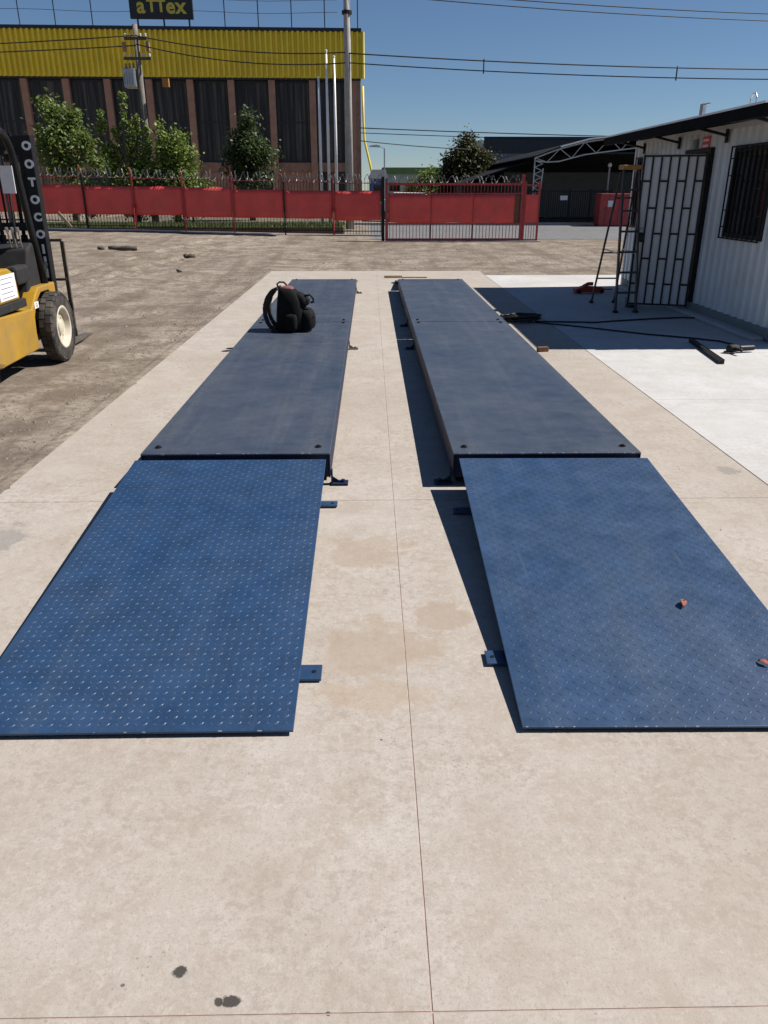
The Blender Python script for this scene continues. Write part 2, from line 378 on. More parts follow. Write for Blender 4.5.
# ---------------------------------------------------------------- the ground
def terrain(x, y):                       # broad lie of the land: rises a little towards the far left
    return sm(18, 30, y)*(.05 + max(0, .5-x)*.02*(1 if x > -20 else 20/abs(x)+0)) if y < 200 else .05
def gh(x, y):
    z = terrain(x, y) if abs(x) < 400 else .05
    on_slab = (-2.05 < x < 2.5 and -6 < y < 17.1) or (2.2 < x < 12 and -6 < y < 16.1)
    if on_slab: return -.11
    if y < 30 and abs(x) < 30:
        k = sm(0, 1.2, min(max(-2.12-x, y-17.2, 0 if x < 2 else y-16.3), 5)) if y < 22 or x < 0 else 1
        n = noise.noise((x*.35, y*.35, 0))*.045 + noise.noise((x*1.3, y*1.3, 3))*.028 + noise.noise((x*4.1, y*4.1, 5))*.018 + noise.noise((x*8.5, y*8.5, 15))*.010*(1 if y < 17 else .4)
        rut = 0
        for off in (0, 1.1):
            c = -5.6 - off + .12*(y-12) + .35*math.sin(y*.22)
            d = abs(x-c)
            if d < .35: rut -= .03*(1-sm(.1, .22, d)); rut += .022*(1-sm(0, .1, abs(d-.24)))
        cross = math.sin(y*2.1+x*.5+2*noise.noise((x*.3, y*.3, 9)))*.006
        z += -.009 - .019*k + (n+rut+cross)*(.12+.88*k)*(1-sm(24, 30, y)*.7)
        z = min(z, .02 + terrain(x, y) + .03*k)
        if k < .15 and y < 18: z = min(z, -.006)
    else: z -= .03
    return z
def axis_vals(segs):
    out = []
    for a, b_, st in segs:
        n = max(1, int(round((b_-a)/st)))
        out += [a+(b_-a)*i/n for i in range(n)]
    out.append(segs[-1][1]); return out
xs = axis_vals([(-2500,-400,700),(-400,-60,60),(-60,-22,6),(-22,-9,.3),(-9,-2.05,.075),(-2.05,2.5,.4),(2.5,12,.35),(12,30,2),(30,60,8),(60,400,60),(400,2500,700)])
ys = axis_vals([(-2500,-200,700),(-200,-10,30),(-10,3,1),(3,17,.085),(17,30,.16),(30,60,3),(60,200,20),(200,3500,700)])
nx, ny = len(xs), len(ys)
me = bpy.data.meshes.new('ground')
me.from_pydata([(x, y, gh(x, y)) for y in ys for x in xs], [], [(j*nx+i, j*nx+i+1, (j+1)*nx+i+1, (j+1)*nx+i) for j in range(ny-1) for i in range(nx-1)])
me.materials.append(M['dirt']); me.shade_smooth()
ground = bpy.data.objects.new('ground', me); col.objects.link(ground); tag(ground, kind='structure')

# soil trodden over the slab's long edge
s = MB(); gx = [-2.34+.022*i for i in range(18)]; gy = [3+.045*j for j in range(318)]
for y in gy:
    xe = -2.135 + .035*noise.noise((y*.9, 1, 0)) + .03*noise.noise((y*3.7, 2, 0)) + .025*noise.noise((y*11, 3, 0))
    for x in gx: s.v.append((x, y, max(-.03, min(.003, (xe-x)*.07)) + .003*noise.noise((x*14, y*14, 1)) - .04*(1-sm(-2.34, -2.17, x))))
n_ = len(gx); s.f = [(j*n_+i, j*n_+i+1, (j+1)*n_+i+1, (j+1)*n_+i) for j in range(len(gy)-1) for i in range(n_-1)]
tag(s.build('spilled_soil', 'dirt', smooth=True, recalc=False), 'thin ragged soil spilled over the left edge of the slab', 'soil', kind='stuff')
def slab(name, xr, yr, mat, joint_w=.0035):
    base = MB().box(xr[0], xr[-1], yr[0], yr[-1], -.15, -.0018).build(name, 'joint'); tag(base, kind='structure')
    for i in range(len(xr)-1):
        for j in range(len(yr)-1):
            g_ = joint_w/2
            MB().box(xr[i]+g_, xr[i+1]-g_, yr[j]+g_, yr[j+1]-g_, -.0016, 0).build('concrete_panel', mat, base, bevel=.0008)
    return base
slab('concrete_slab', [-2.12, .12, 2.325], [-3.0, 1.09, 4.0, 10.6, 17.2], 'concrete')
slab('concrete_apron', [2.33, 7.6, 11.5], [-3.0, 1.4, 6.2, 11.0, 16.3], 'white_concrete')

# stones strewn over the dirt, nobody could count them
s = MB(); rnd = random.Random(3)
def pebble(s, x, y, z, r):
    P = []
    for k in range(5):
        a = k*1.257+rnd.random()*.7; rr = r*(.7+.6*rnd.random()); P.append((x+math.cos(a)*rr, y+math.sin(a)*rr, z-r*.3))
    P.append((x+rnd.uniform(-.3,.3)*r, y+rnd.uniform(-.3,.3)*r, z+r*(.35+.4*rnd.random())))
    s.add(P, [(i, (i+1) % 5, 5) for i in range(5)])
for i in range(5200):
    if rnd.random() < .3: x = -2.12-abs(rnd.gauss(0, .35)); y = rnd.uniform(3, 18)
    else: x = rnd.uniform(-12, -2.2); y = 4+22*rnd.random()**1.3
    pebble(s, x, y, gh(x, y), rnd.choice((.008,.01,.012,.016,.02,.03 if rnd.random() < .3 else .014)))
for i in range(900):
    x = rnd.uniform(-2, 9); y = rnd.uniform(17.25, 26.5); pebble(s, x, y, gh(x, y), rnd.uniform(.012, .03))
for i in range(140):                                    # grit on the concrete
    x = rnd.uniform(-2.1, 2.3); y = rnd.uniform(1, 16)
    if -1.4 < x < -.2 or .4 < x < 1.6: continue
    pebble(s, x, y, .001, rnd.uniform(.003, .007))
tag(s.build('loose_stones', 'pebble', recalc=False), 'small loose stones and grit strewn over the dirt yard', 'stones', kind='stuff')

# ---------------------------------------------------------------- weighbridge: decks and ramps
HP = .20
TRACKS = {'L': (-1.33, -.24), 'R': (.47, 1.56)}
def lug_field(x0, x1, y0, y1, pitch, h, L, W):
    s = MB(); nxx = int((x1-x0-.02)/pitch); nyy = int((y1-y0-.02)/pitch)
    for j in range(nyy):
        for i in range(nxx):
            x = x0+.02+(i+.5)*pitch; y = y0+.02+(j+.5)*pitch
            a = R(45) if (i+j) % 2 else R(-45)
            ca, sa = math.cos(a), math.sin(a)
            def q(u, w_, z): return (x+u*ca-w_*sa, y+u*sa+w_*ca, z)
            s.add([q(-L/2,0,0), q(0,-W/2,0), q(L/2,0,0), q(0,W/2,0), q(-L*.22,0,h), q(L*.22,0,h)],
                  [(0,1,5,4),(1,2,5),(2,3,4,5),(3,0,4)])
    return s
def make_ramp(label, x0, x1, y0, y1, z0, z1, mat, tabs, lugh, near=True):
    """sloping chequer plate on two tapered side plates and cross ribs; y0 low end, y1 high end"""
    t_ = thing('scale_ramp', label, 'ramp', ((x0+x1)/2, y0, 0), 0, 'ramps of the weighbridge')
    t_.rotation_euler = (0, 0, math.pi if not near else (-.011 if x0 > 0 else .003))
    Lh = abs(y1-y0); wd = (x1-x0)/2; ang = math.atan2(z1-z0, Lh); Ls = math.hypot(Lh, z1-z0)
    p = MB().box(-wd, wd, 0, Ls, -.008, 0).build('tread_plate', mat, t_, bevel=.0015)
    p.location = (0, 0, z0); p.rotation_euler = (ang, 0, 0)
    rr = random.Random(int(x0*100)+int(y0)); we = MB(); x = -wd+.01
    while x < wd-.03:
        l_ = rr.uniform(.002, .014)
        if rr.random() < .5: we.box(x, min(x+l_, wd-.004), -.0006, .001+.001*rr.random(), -.002*rr.random()-.001, .0006)
        x += l_+rr.uniform(.004, .05)
    tag(we.build('worn_edge', 'worn', p), kind='stuff')
    if lugh:
        lg = lug_field(-wd, wd, 0, Ls, .0300, lugh, .0215, .0075).build('tread_lugs', 'lug' if mat == 'ramp_blue' else mat, t_, recalc=False)
        lg.location = (0, 0, z0+.0002); lg.rotation_euler = (ang, 0, 0); tag(lg, kind='stuff')
    for sx in (-1, 1):
        xa = sx*(wd-.065); xb = sx*(wd-.055)
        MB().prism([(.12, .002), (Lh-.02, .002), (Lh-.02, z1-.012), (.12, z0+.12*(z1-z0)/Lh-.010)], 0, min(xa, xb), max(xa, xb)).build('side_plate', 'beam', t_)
    for k in (.3, .6, .9):
        yy = Lh*k; zz = z0+k*(z1-z0)
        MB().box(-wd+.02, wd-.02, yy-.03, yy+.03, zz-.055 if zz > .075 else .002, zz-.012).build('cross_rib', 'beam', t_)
    for (sx, yy, w_, l_) in tabs:
        a = MB(); xe = sx*wd
        a.box(min(xe-sx*.054, xe+sx*l_), max(xe-sx*.054, xe+sx*l_), yy-w_/2, yy+w_/2, .006, .016)
        a.box(min(xe-sx*.052, xe-sx*.044), max(xe-sx*.052, xe-sx*.044), yy-w_/2, yy+w_/2, .016, max(.02, min(.1, z0+yy*(z1-z0)/Lh)-.016))
        tb = a.build('anchor_tab', mat, t_, bevel=.002)
        MB().tube([(xe+sx*l_*.62, yy, .0162), (xe+sx*l_*.62, yy, .0185)], .008, 10).build('bolt_hole', 'black', tb)
    return t_
RY0, RY1 = 1.985, 4.165
make_ramp('blue chequer-plate ramp nearest the camera on the left track, bright and clean', -1.335, -.254, RY0, RY1, .022, .186, 'ramp_blue', [(1, .33, .09, .072), (1, 1.93, .07, .07), (-1, .4, .1, .08), (-1, 1.9, .07, .07)], .0014)
make_ramp('dusty blue chequer-plate ramp nearest the camera on the right track, dry leaf on it', .475, 1.553, RY0, RY1, .022, .186, 'ramp_blue_dusty', [(-1, .41, .085, .065), (-1, 1.82, .07, .06), (1, .4, .1, .08), (1, 1.9, .07, .07)], .0010)
make_ramp('blue ramp at the far end of the left track, sloping down away', *TRACKS['L'], 15.25, 13.69, .012, .150, 'ramp_blue', [(1, .4, .1, .08)], 0, near=False)
make_ramp('blue ramp at the far end of the right track, sloping down away', *TRACKS['R'], 15.25, 13.69, .012, .150, 'ramp_blue_dusty', [(1, .4, .1, .08)], 0, near=False)

def make_deck(label, x0, x1, y0, y1, brackets):
    t_ = thing('scale_platform', label, 'platform', ((x0+x1)/2, y0, 0), 0, 'weighing platforms of the weighbridge')
    wd = (x1-x0)/2; L = y1-y0
    MB().box(-wd, wd, 0 if y0 < 5 else .008, L-.008 if y0 < 5 else L, HP-.010, HP).build('deck_plate', 'deck', t_, bevel=.0035)
    rr = random.Random(int(x0*100)+int(y0*7)); we = MB(); x = -wd+.01
    while x < wd-.03:
        l_ = rr.uniform(.003, .025)
        if rr.random() < (.7 if x0 > 0 else .3): we.box(x, min(x+l_, wd-.004), -.0006, .002+.004*rr.random(), HP-.004-.004*rr.random(), HP+.0006)
        x += l_+rr.uniform(.004, .05)
    tag(we.build('worn_edge', 'worn', t_), kind='stuff')
    for sx in (-1, 1):                                         # channel-shaped side beams
        a = MB(); xo = sx*(wd-.001); xi = sx*(wd-.009); xf = sx*(wd-.06)
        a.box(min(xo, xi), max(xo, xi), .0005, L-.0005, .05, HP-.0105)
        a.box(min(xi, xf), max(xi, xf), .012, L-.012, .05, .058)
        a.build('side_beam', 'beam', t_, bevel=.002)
    for yy in (.012, L-.022):
        MB().box(-wd+.01, wd-.01, yy, yy+.010, .055, HP-.0105).build('end_plate', 'beam', t_)
    for k in range(1, 5):
        yy = L*k/5; MB().box(-wd+.06, wd-.06, yy-.03, yy+.03, .07, HP-.0105).build('cross_beam', 'beam', t_)
    for sx in (-1, 1):
        for yy in (.16, L-.16):                                # load-cell feet and the bolt caps over them
            f = MB(); xc = sx*(wd-.1)
            f.box(xc-.07, xc+.07, yy-.07, yy+.07, .001, .014).tube([(xc, yy, .014), (xc, yy, .05)], .032, 12).box(xc-.045, xc+.045, yy-.06, yy+.06, .05, .069)
            f.build('load_cell_foot', 'black', t_)
            xb = sx*(wd-.075); yb = .12 if yy < 1 else L-.075
            c = MB().tube([(xb, yb, HP+.0004), (xb, yb, HP+.005)], .020, 14).tube([(xb, yb, HP+.005), (xb, yb, HP+.012)], .011, 6)
            c.build('bolt_cap', 'black', t_)
    for (sx, yy, mt) in brackets:
        xe = sx*wd; a = MB()
        a.box(min(xe+sx*.002, xe+sx*.10), max(xe+sx*.002, xe+sx*.10), yy-.035, yy+.035, .003, .013)
        a.box(min(xe+sx*.001, xe+sx*.010), max(xe+sx*.001, xe+sx*.010), yy-.02, yy+.02, .013, .09)
        a.prism([(min(xe, xe+sx*.06), .013), (max(xe, xe+sx*.06), .013), (xe, .055)], 1, yy-.004, yy+.004)
        a.tube([(xe+sx*.07, yy, .013), (xe+sx*.07, yy, .028)], .012, 8)
        a.build('anchor_bracket', mt, t_)
    return t_
D0, D1, D2 = 4.215, 9.03, 13.64
make_deck('near grey-blue steel weighing platform of the left track, backpack near its far end', *TRACKS['L'], D0+.015, D1-.005, [(1, .03, 'beam'), (1, 4.2, 'steel')])
make_deck('far grey-blue steel weighing platform of the left track, beyond the backpack', *TRACKS['L'], D1+.005, D2, [(1, 4.3, 'steel'), (-1, .9, 'rust')])
make_deck('near grey-blue steel weighing platform of the right track, joined to the dusty ramp', *TRACKS['R'], D0, D1-.005, [(-1, .05, 'beam'), (1, 3.98, 'rust'), (-1, 4.2, 'beam')])
make_deck('far grey-blue steel weighing platform of the right track, beside the black cable', *TRACKS['R'], D1+.005, D2, [(1, 4.3, 'steel'), (-1, .9, 'beam')])

# wooden block beside the right track
wb = MB().box(-.06, .06, -.025, .025, 0, .05).build('wooden_block', 'rust', bevel=.004); wb.location = (1.84, 8.26, .001); wb.rotation_euler = (0, 0, .2)
tag(wb, 'small brown block lying beside the right weighing platform', 'block')

# ---------------------------------------------------------------- backpack
bp = thing('backpack', 'black backpack standing upright on the left weighing platform', 'backpack', (-.83, 8.44, HP), R(-8))
def loft(secs, n=20, pw=3.0):
    """secs: z, xmin, xmax, yhalf ; superellipse sections, lumpy"""
    s = MB(); k = len(secs)
    for (z, xa, xb, yh) in secs:
        cx = (xa+xb)/2; hx = (xb-xa)/2
        for j in range(n):
            a = 2*math.pi*j/n; ca, sa = math.cos(a), math.sin(a)
            px = cx + hx*math.copysign(abs(ca)**(2/pw), ca); py = yh*math.copysign(abs(sa)**(2/pw), sa)
            d = noise.noise((px*14, py*14, z*14))*.016 + noise.noise((px*30, py*30, z*22+7))*.012
            s.v.append((px+d, py+d*.8, z + (noise.noise((px*9, py*9, z*9+4))*.008 if 0 < z else 0)))
    for i in range(k-1):
        for j in range(n): s.f.append((i*n+j, i*n+(j+1) % n, (i+1)*n+(j+1) % n, (i+1)*n+j))
    s.f.append(tuple(range(n))[::-1]); s.f.append(tuple((k-1)*n+j for j in range(n)))
    return s
def sub(o, lv=1):
    md = o.modifiers.new('sub', 'SUBSURF'); md.levels = lv; md.render_levels = lv; return o
sub(loft([(0,-.165,.12,.135),(.03,-.18,.15,.15),(.12,-.18,.155,.155),(.22,-.175,.15,.15),(.31,-.165,.13,.14),(.38,-.155,.10,.125),(.43,-.145,.05,.10),(.455,-.135,-.02,.07)]).build('main_compartment', 'fabric', bp, smooth=True))
sub(loft([(.012,.10,.20,.11),(.05,.10,.235,.125),(.13,.10,.24,.125),(.20,.10,.225,.115),(.25,.10,.17,.09)]).build('front_pocket', 'fabric', bp, smooth=True))
sub(loft([(.26,.08,.155,.10),(.29,.07,.185,.11),(.35,.05,.17,.10),(.40,.0,.11,.08),(.415,.0,.07,.06)]).build('top_pocket', 'fabric', bp, smooth=True))
for sy in (-1, 1):
    sp_ = loft([(.02,-.05,.07,.03),(.05,-.06,.08,.04),(.14,-.06,.08,.04),(.2,-.05,.07,.025)], 12).build('side_pocket', 'fabric', bp, smooth=True); sp_.location = (0, sy*.15, 0); sub(sp_)
    a = MB(); pts = [(-.14,sy*.07,.445),(-.20,sy*.075,.42),(-.255,sy*.08,.35),(-.285,sy*.085,.26),(-.285,sy*.09,.17),(-.26,sy*.09,.09),(-.22,sy*.095,.035),(-.17,sy*.10,.03)]
    for p, q in zip(pts, pts[1:]): a.bar(p, q, .06, .034, up=(-1, 0, .3))
    a.build('shoulder_strap', 'strap', bp, bevel=.004)
a = MB(); a.tube([(-.14,-.03,.45),(-.155,-.028,.485),(-.13,-.015,.505),(-.09,.015,.50),(-.07,.028,.475),(-.06,.03,.45)], .010, 8); a.build('carry_handle', 'strap', bp, smooth=True)
a = MB(); a.tube([(.14,-.05,.37),(.20,-.055,.385),(.235,-.055,.35),(.235,-.05,.31),(.205,-.05,.305)], .012, 8); a.build('buckle_loop', 'strap', bp, smooth=True)
sub(loft([(.40,-.12,.04,.085),(.44,-.12,.03,.085),(.468,-.11,-.0,.065)], 12).build('lining', 'lining', bp, smooth=True))
for zz, xx in ((.17,.242),(.33,.178)):
    MB().box(xx, xx+.006, -.09, .09, zz, zz+.006).build('zipper', 'strap', bp)

# dry leaves on the right ramp
def leaf(loc, rz, label, scl=1):
    s = MB(); P = []; n = 6
    for i in range(n+1):
        t_ = i/n; wdt = .016*math.sin(math.pi*min(1, t_*1.02))**.8*scl
        z = .004+.014*math.sin(math.pi*t_)*scl
        P += [((t_-.5)*.075*scl, -wdt, z+.008*scl), ((t_-.5)*.075*scl, 0, z), ((t_-.5)*.075*scl, wdt, z+.012*scl)]
    F = []
    for i in range(n): F += [(i*3, i*3+3, i*3+4, i*3+1), (i*3+1, i*3+4, i*3+5, i*3+2)]
    s.add(P, F); o = s.build('dry_leaf', 'deadleaf', smooth=True, recalc=False)
    md = o.modifiers.new('solid', 'SOLIDIFY'); md.thickness = .0012
    o.location = loc; o.rotation_euler = (.05, 0, rz); tag(o, label, 'leaf', 'dry leaves on the right ramp')
leaf((1.235, 2.665, .0735), R(70), 'curled reddish dry leaf lying mid-ramp on the right track', .75)
leaf((1.385, 2.29, .046), R(-50), 'brown dry leaf near the right edge of the dusty ramp', .55)

# ---------------------------------------------------------------- forklift (faces away, parallel to the tracks)
fk = thing('forklift', 'yellow forklift with black mast and cream wheel rims parked on the dirt', 'forklift', (-3.675, 7.97, -.03), R(2.5))
ch = [(-1.35,.20),(-.37,.20),(-.39,.36),(-.37,.50),(-.28,.62),(-.12,.70),(.10,.70),(.22,.62),(.30,.62),(.30,.76),(-.16,.76),(-.24,.72),(-.42,.58),(-1.35,.62)]
for sx in (-1, 1):
    MB().prism(ch, 0, min(sx*.30, sx*.43), max(sx*.30, sx*.43)).build('side_frame', 'fyellow', fk, bevel=.012)
MB().box(-.298, .298, -1.35, .22, .22, .50).build('chassis', 'black', fk)
MB().box(-.298, .298, -.62, .20, .502, .54).build('floor_plate', 'blackmatte', fk)
# hood under the seat with a notice taped on its side
MB().box(-.425,.425,-1.40,-.50,.622,.699).build('step_panel', 'blackmatte', fk, bevel=.01)
hp_ = [(-1.40,.70),(-.60,.70),(-.60,.72),(-.62,.86),(-.68,.95),(-.76,.985),(-1.40,1.0)]
hd = MB().prism(hp_, 0, -.41, .41).build('hood', 'fyellow', fk, bevel=.02)
MB().box(.412, .4145, -1.05, -.66, .725, .94).build('notice_sheet', 'paper', hd)
for k in range(5):
    MB().box(.4147, .4152, -1.0, -.72-.03*(k % 2), .905-.04*k, .910-.04*k).build('print_line', 'bluehose', hd)
st = MB().box(-.27, .27, -1.25, -.74, 1.0, 1.11).build('seat', 'blackmatte', fk, bevel=.04)
sb_ = MB().box(-.25, .25, -1.34, -1.22, 1.08, 1.55).build('seat_back', 'blackmatte', fk, bevel=.04); sb_.rotation_euler = (R(4), 0, 0)
cw = [(-1.95,.35),(-1.42,.22),(-1.36,.22),(-1.36,1.0),(-1.55,1.0),(-1.86,.9),(-1.95,.75)]
MB().prism(cw, 0, -.50, .50).build('counterweight', 'fyellow', fk, bevel=.04)
# dash cowl, console, steering wheel, levers
MB().prism([(-.30,.54),(.18,.54),(.20,1.02),(.06,1.16),(-.10,1.10),(-.20,.85)], 0, -.34, .36).build('dash_cowl', 'blackmatte', fk, bevel=.02)
sw = MB().lathe([(-.012,.165),(0,.178),(.012,.165),(0,.152)], axis=2, n=24); sw.bar((-.16,0,0),(.16,0,0),.03,.012); sw.tube([(0,0,0),(0,.02,-.25)],.022,8)
o = sw.build('steering_wheel', 'black', fk, smooth=True); o.location = (0, -.30, 1.20); o.rotation_euler = (R(30), 0, 0)
for k in range(3):
    lv = MB().tube([(.2+.05*k,-.05,1.10),(.2+.05*k,-.09,1.26)], .007, 6).tube([(.2+.05*k,-.09,1.26),(.2+.05*k,-.1,1.30)], .016, 8); lv.build('lever', 'galv', fk)
MB().box(.24,.36,-.45,-.12,.80,.97).build('side_console', 'blackmatte', fk, bevel=.03)
# overhead guard
for sx in (-1, 1):
    MB().tube([(sx*.39,.16,.70),(sx*.36,.08,1.30),(sx*.335,.02,1.84),(sx*.335,-.03,1.98),(sx*.34,-.12,2.07),(sx*.35,-.25,2.115),(sx*.385,-1.2,2.14),(sx*.385,-1.42,2.08),(sx*.40,-1.52,1.75),(sx*.42,-1.55,1.0)], .034, 10).build('guard_pillar', 'black', fk, smooth=True)
for k in range(9):
    y = -.1-.135*k; z = 2.095 if k == 0 else 2.125
    MB().bar((-.385,y,z),(.385,y,z),.03,.02).build('guard_bar', 'black', fk)
o = MB().box(.21,.33,-.055,-.045,1.60,1.84).build('white_notice', 'paper', fk); o.rotation_euler = (0, 0, 0)
lamp = MB().tube([(.27,.03,1.93),(.27,.10,1.93)], [.04,.05], 14).tube([(.27,.03,1.93),(.27,.0,1.93)], .025, 10)
lamp.build('work_lamp', 'blackmatte', fk, smooth=True)
# mast
mast = MB()
for sx in (-1, 1):
    mast.box(sx*.295-.05, sx*.295+.05, .50, .52, .12, 2.13); mast.box(sx*.295-.05, sx*.295-.035, .52, .62, .12, 2.13); mast.box(sx*.295+.035, sx*.295+.05, .52, .62, .12, 2.13)
mast.box(-.27,.27,.51,.55,2.02,2.13).box(-.27,.27,.51,.55,1.25,1.32).box(-.27,.27,.51,.55,.25,.36)
mo = mast.build('mast', 'black', fk, bevel=.004)
inn = MB()
for sx in (-1, 1): inn.box(sx*.215-.02, sx*.215+.02, .53, .61, .1, 2.05)
inn.box(-.19,.19,.54,.6,1.95,2.05)
inn.build('inner_mast', 'blackmatte', fk)
for sx in (-.11, .11):
    MB().tube([(sx,.56,.15),(sx,.56,1.2)], .035, 10).tube([(sx,.56,1.2),(sx,.56,1.95)], .02, 8).build('lift_cylinder', 'black', fk, smooth=True)
MB().tube([(.0,.56,.3),(.0,.56,1.95)], .014, 6).build('lift_chain', 'steel', fk)
for sx in (-1, 1):
    MB().tube([(sx*.33,.02,.60),(sx*.30,.49,.92)], .03, 10).build('tilt_cylinder', 'black', fk, smooth=True)
for hx in (-.06, .06):
    MB().tube([(hx,.47,.55),(hx,.465,1.2),(hx*1.3,.46,1.75),(hx*.8,.5,1.93),(hx*.6,.55,1.8),(hx*.6,.56,1.3)], .012, 8).build('hydraulic_hose', 'blackmatte', fk, smooth=True)
ltr = 'OOTOCO'
for i, c_ in enumerate(ltr):
    text(c_, .105, 'letter', mo, (.30, .4985, 2.03-.165*i), (R(90), 0, 0), 'letter', .001, .006)
for i in range(3):
    text('I', .12, 'letter', mo, (.305, .4985, 2.03-.165*6+.02-.12*i), (R(90), 0, 0), 'letter', .001, .006)
for i, c_ in enumerate('2.5'):
    text(c_, .07, 'letter', mo, (.19, .50-.0015, 1.55-.07*i), (R(90), R(12), 0), 'letter', .001, 0)
# carriage, backrest, forks
MB().box(-.46,.46,.66,.70,.42,.50).box(-.46,.46,.66,.70,.14,.22).box(-.30,-.22,.6,.66,.14,.5).box(.22,.30,.6,.66,.14,.5).build('fork_carriage', 'black', fk, bevel=.004)
br = MB(); x1 = .435
br.bar((x1,.70,.20),(x1,.71,1.13),.04,.03).bar((-x1,.70,.20),(-x1,.71,1.13),.04,.03).bar((-x1,.71,1.14),(x1,.71,1.14),.03,.03).bar((-x1,.70,.74),(x1,.70,.74),.025,.025)
for k in (-.3,-.1,.1,.3): br.bar((k,.70,.5),(k,.71,1.14),.028,.02)
br.build('load_backrest', 'darkwood', fk, bevel=.004)
for sx in (-1, 1):
    fx = sx*.36
    MB().prism([(.70,.48),(.74,.48),(.74,.10),(1.0,.085),(1.38,.06),(1.38,.045),(1.0,.04),(.70,.045)], 0, fx-.05, fx+.05).build('fork', 'steel', fk, bevel=.004)
# wheels
def wheel(R0, w_, rim_r):
    tyre = MB().lathe([(-w_*.5,rim_r),(-w_*.5,R0*.86),(-w_*.42,R0*.965),(-w_*.3,R0*.985),(w_*.3,R0*.985),(w_*.42,R0*.965),(w_*.5,R0*.86),(w_*.5,rim_r),(w_*.36,rim_r*.97),(-w_*.36,rim_r*.97)], 0, 48)
    n = 26
    for k in range(n):
        for sd_ in (-1, 1):
            a = 2*math.pi*(k+(.5 if sd_ > 0 else 0))/n; da = 2*math.pi/n*.43
            P = []
            for (xx, rr) in ((sd_*.03*w_, R0*.965),(sd_*.50*w_, R0*.90),(sd_*.52*w_, R0*.945),(sd_*.40*w_, R0*1.0),(sd_*.03*w_, R0*1.003)):
                for q in (a-da, a+da): P.append((xx, rr*math.cos(q), rr*math.sin(q)))
            tyre.add(P, [(0,2,4,6,8),(1,9,7,5,3),(2,3,5,4),(4,5,7,6),(6,7,9,8),(8,9,1,0),(0,1,3,2)])
    rim = MB().lathe([(w_*.50,rim_r*1.02),(w_*.53,rim_r*.98),(w_*.50,rim_r*.90),(w_*.30,rim_r*.84),(w_*.12,rim_r*.80),(w_*.08,rim_r*.45),(w_*.08,rim_r*.12),(-w_*.3,rim_r*.12),(-w_*.35,rim_r*.96),(w_*.3,rim_r*.96)], 0, 40)
    hub = MB().tube([(w_*.02,0,0),(w_*.30,0,0),(w_*.34,0,0)], [rim_r*.36, rim_r*.33, rim_r*.25], 18)
    for k in range(8):
        a = k*math.pi/4; hub.tube([(w_*.08,math.cos(a)*rim_r*.6,math.sin(a)*rim_r*.6),(w_*.15,math.cos(a)*rim_r*.6,math.sin(a)*rim_r*.6)], rim_r*.07, 6)
    return tyre, rim, hub
wt = None
for (sx, yy, r0, ww, rr) in ((1,0,.345,.135,.205),(-1,0,.345,.135,.205),(1,-1.70,.27,.16,.15),(-1,-1.70,.27,.16,.15)):
    ty, rm, hb = wheel(r0, ww, rr)
    wo = ty.build('wheel', 'rubber', fk, smooth=True, auto=35); wo.location = (sx*.495 if yy == 0 else sx*.38, yy, r0+.005)
    if sx < 0: wo.rotation_euler = (0, 0, math.pi)
    rm.build('rim', 'cream', wo, smooth=True, auto=35); hb.build('hub', 'cream', wo, smooth=True, auto=40)
MB().tube([(-.42,0,.35),(.42,0,.35)], .07, 10).build('front_axle', 'black', fk, smooth=True)
lb = MB().box(.4325,.4335,-.35,-.24,.575,.635).build('decal', 'paper', fk); lb.rotation_euler = (0,0,0)
text('GJ', .05, 'fyellow', lb, (.4338,-.295,.605), (R(90),0,R(90)), 'letter', .0005, .002)

# ---------------------------------------------------------------- container office on the right
WX, CY0, CY1, CH, CXB = 4.52, 8.55, 14.35, 2.36, 6.95
of = thing('container_office', 'white corrugated container office with barred door, windows and overhanging roof', 'container', (WX, CY0, 0))
def L3(x, y, z): return (x-WX, y-CY0, z)
def corr_y(s, y0, y1, z0, z1, x=0, pitch=.20, d=.030, flip=1):
    """trapezoid corrugation running up the wall, profile along y"""
    k0 = math.floor(y0/pitch); pts = []
    prof = [(0, 0), (.34, 0), (.5, d), (.84, d), (1, 0)]
    k = k0
    while k*pitch < y1:
        for u, dd in prof[:-1]:
            yy = (k+u)*pitch
            pts.append((yy, dd))
        k += 1
    pts.append((k*pitch, 0))
    def val(yy):
        for (a, da), (b_, db) in zip(pts, pts[1:]):
            if a <= yy <= b_: return da+(db-da)*(yy-a)/(b_-a) if b_ > a else da
        return 0
    yy = [y0]+[p for p, _ in pts if y0+1e-4 < p < y1-1e-4]+[y1]
    P = []
    for q in yy: P += [(x+flip*val(q), q, z0), (x+flip*val(q), q, z1)]
    n = len(yy); s.add(P, [(2*i, 2*i+2, 2*i+3, 2*i+1) for i in range(n-1)])
def solid(o, th=.004, off=-1):
    md = o.modifiers.new('solid', 'SOLIDIFY'); md.thickness = th; md.offset = off; return o
LEN = CY1-CY0
dY0, dY1 = 11.16-CY0, 11.98-CY0          # doorway
w1 = (9.36-CY0, 10.40-CY0, 1.07, 2.06)   # window by the roof bracket
w2 = (13.28-CY0, 14.12-CY0, 1.05, 2.06)
s = MB(); z0, z1 = .14, CH-.06
for a, b_ in ((.06, w1[0]), (w1[1], dY0), (dY1, w2[0]), (w2[1], LEN-.06)): corr_y(s, a, b_, z0, z1)
for w_ in (w1, w2): corr_y(s, w_[0], w_[1], z0, w_[2]); corr_y(s, w_[0], w_[1], w_[3], z1)
corr_y(s, dY0, dY1, 2.06, z1)
solid(s.build('front_wall', 'contwhite', of, recalc=False))
s = MB(); corr_y(s, .06, LEN-.06, z0, z1, x=CXB-WX, flip=-1); solid(s.build('back_wall', 'contwhite', of, recalc=False))
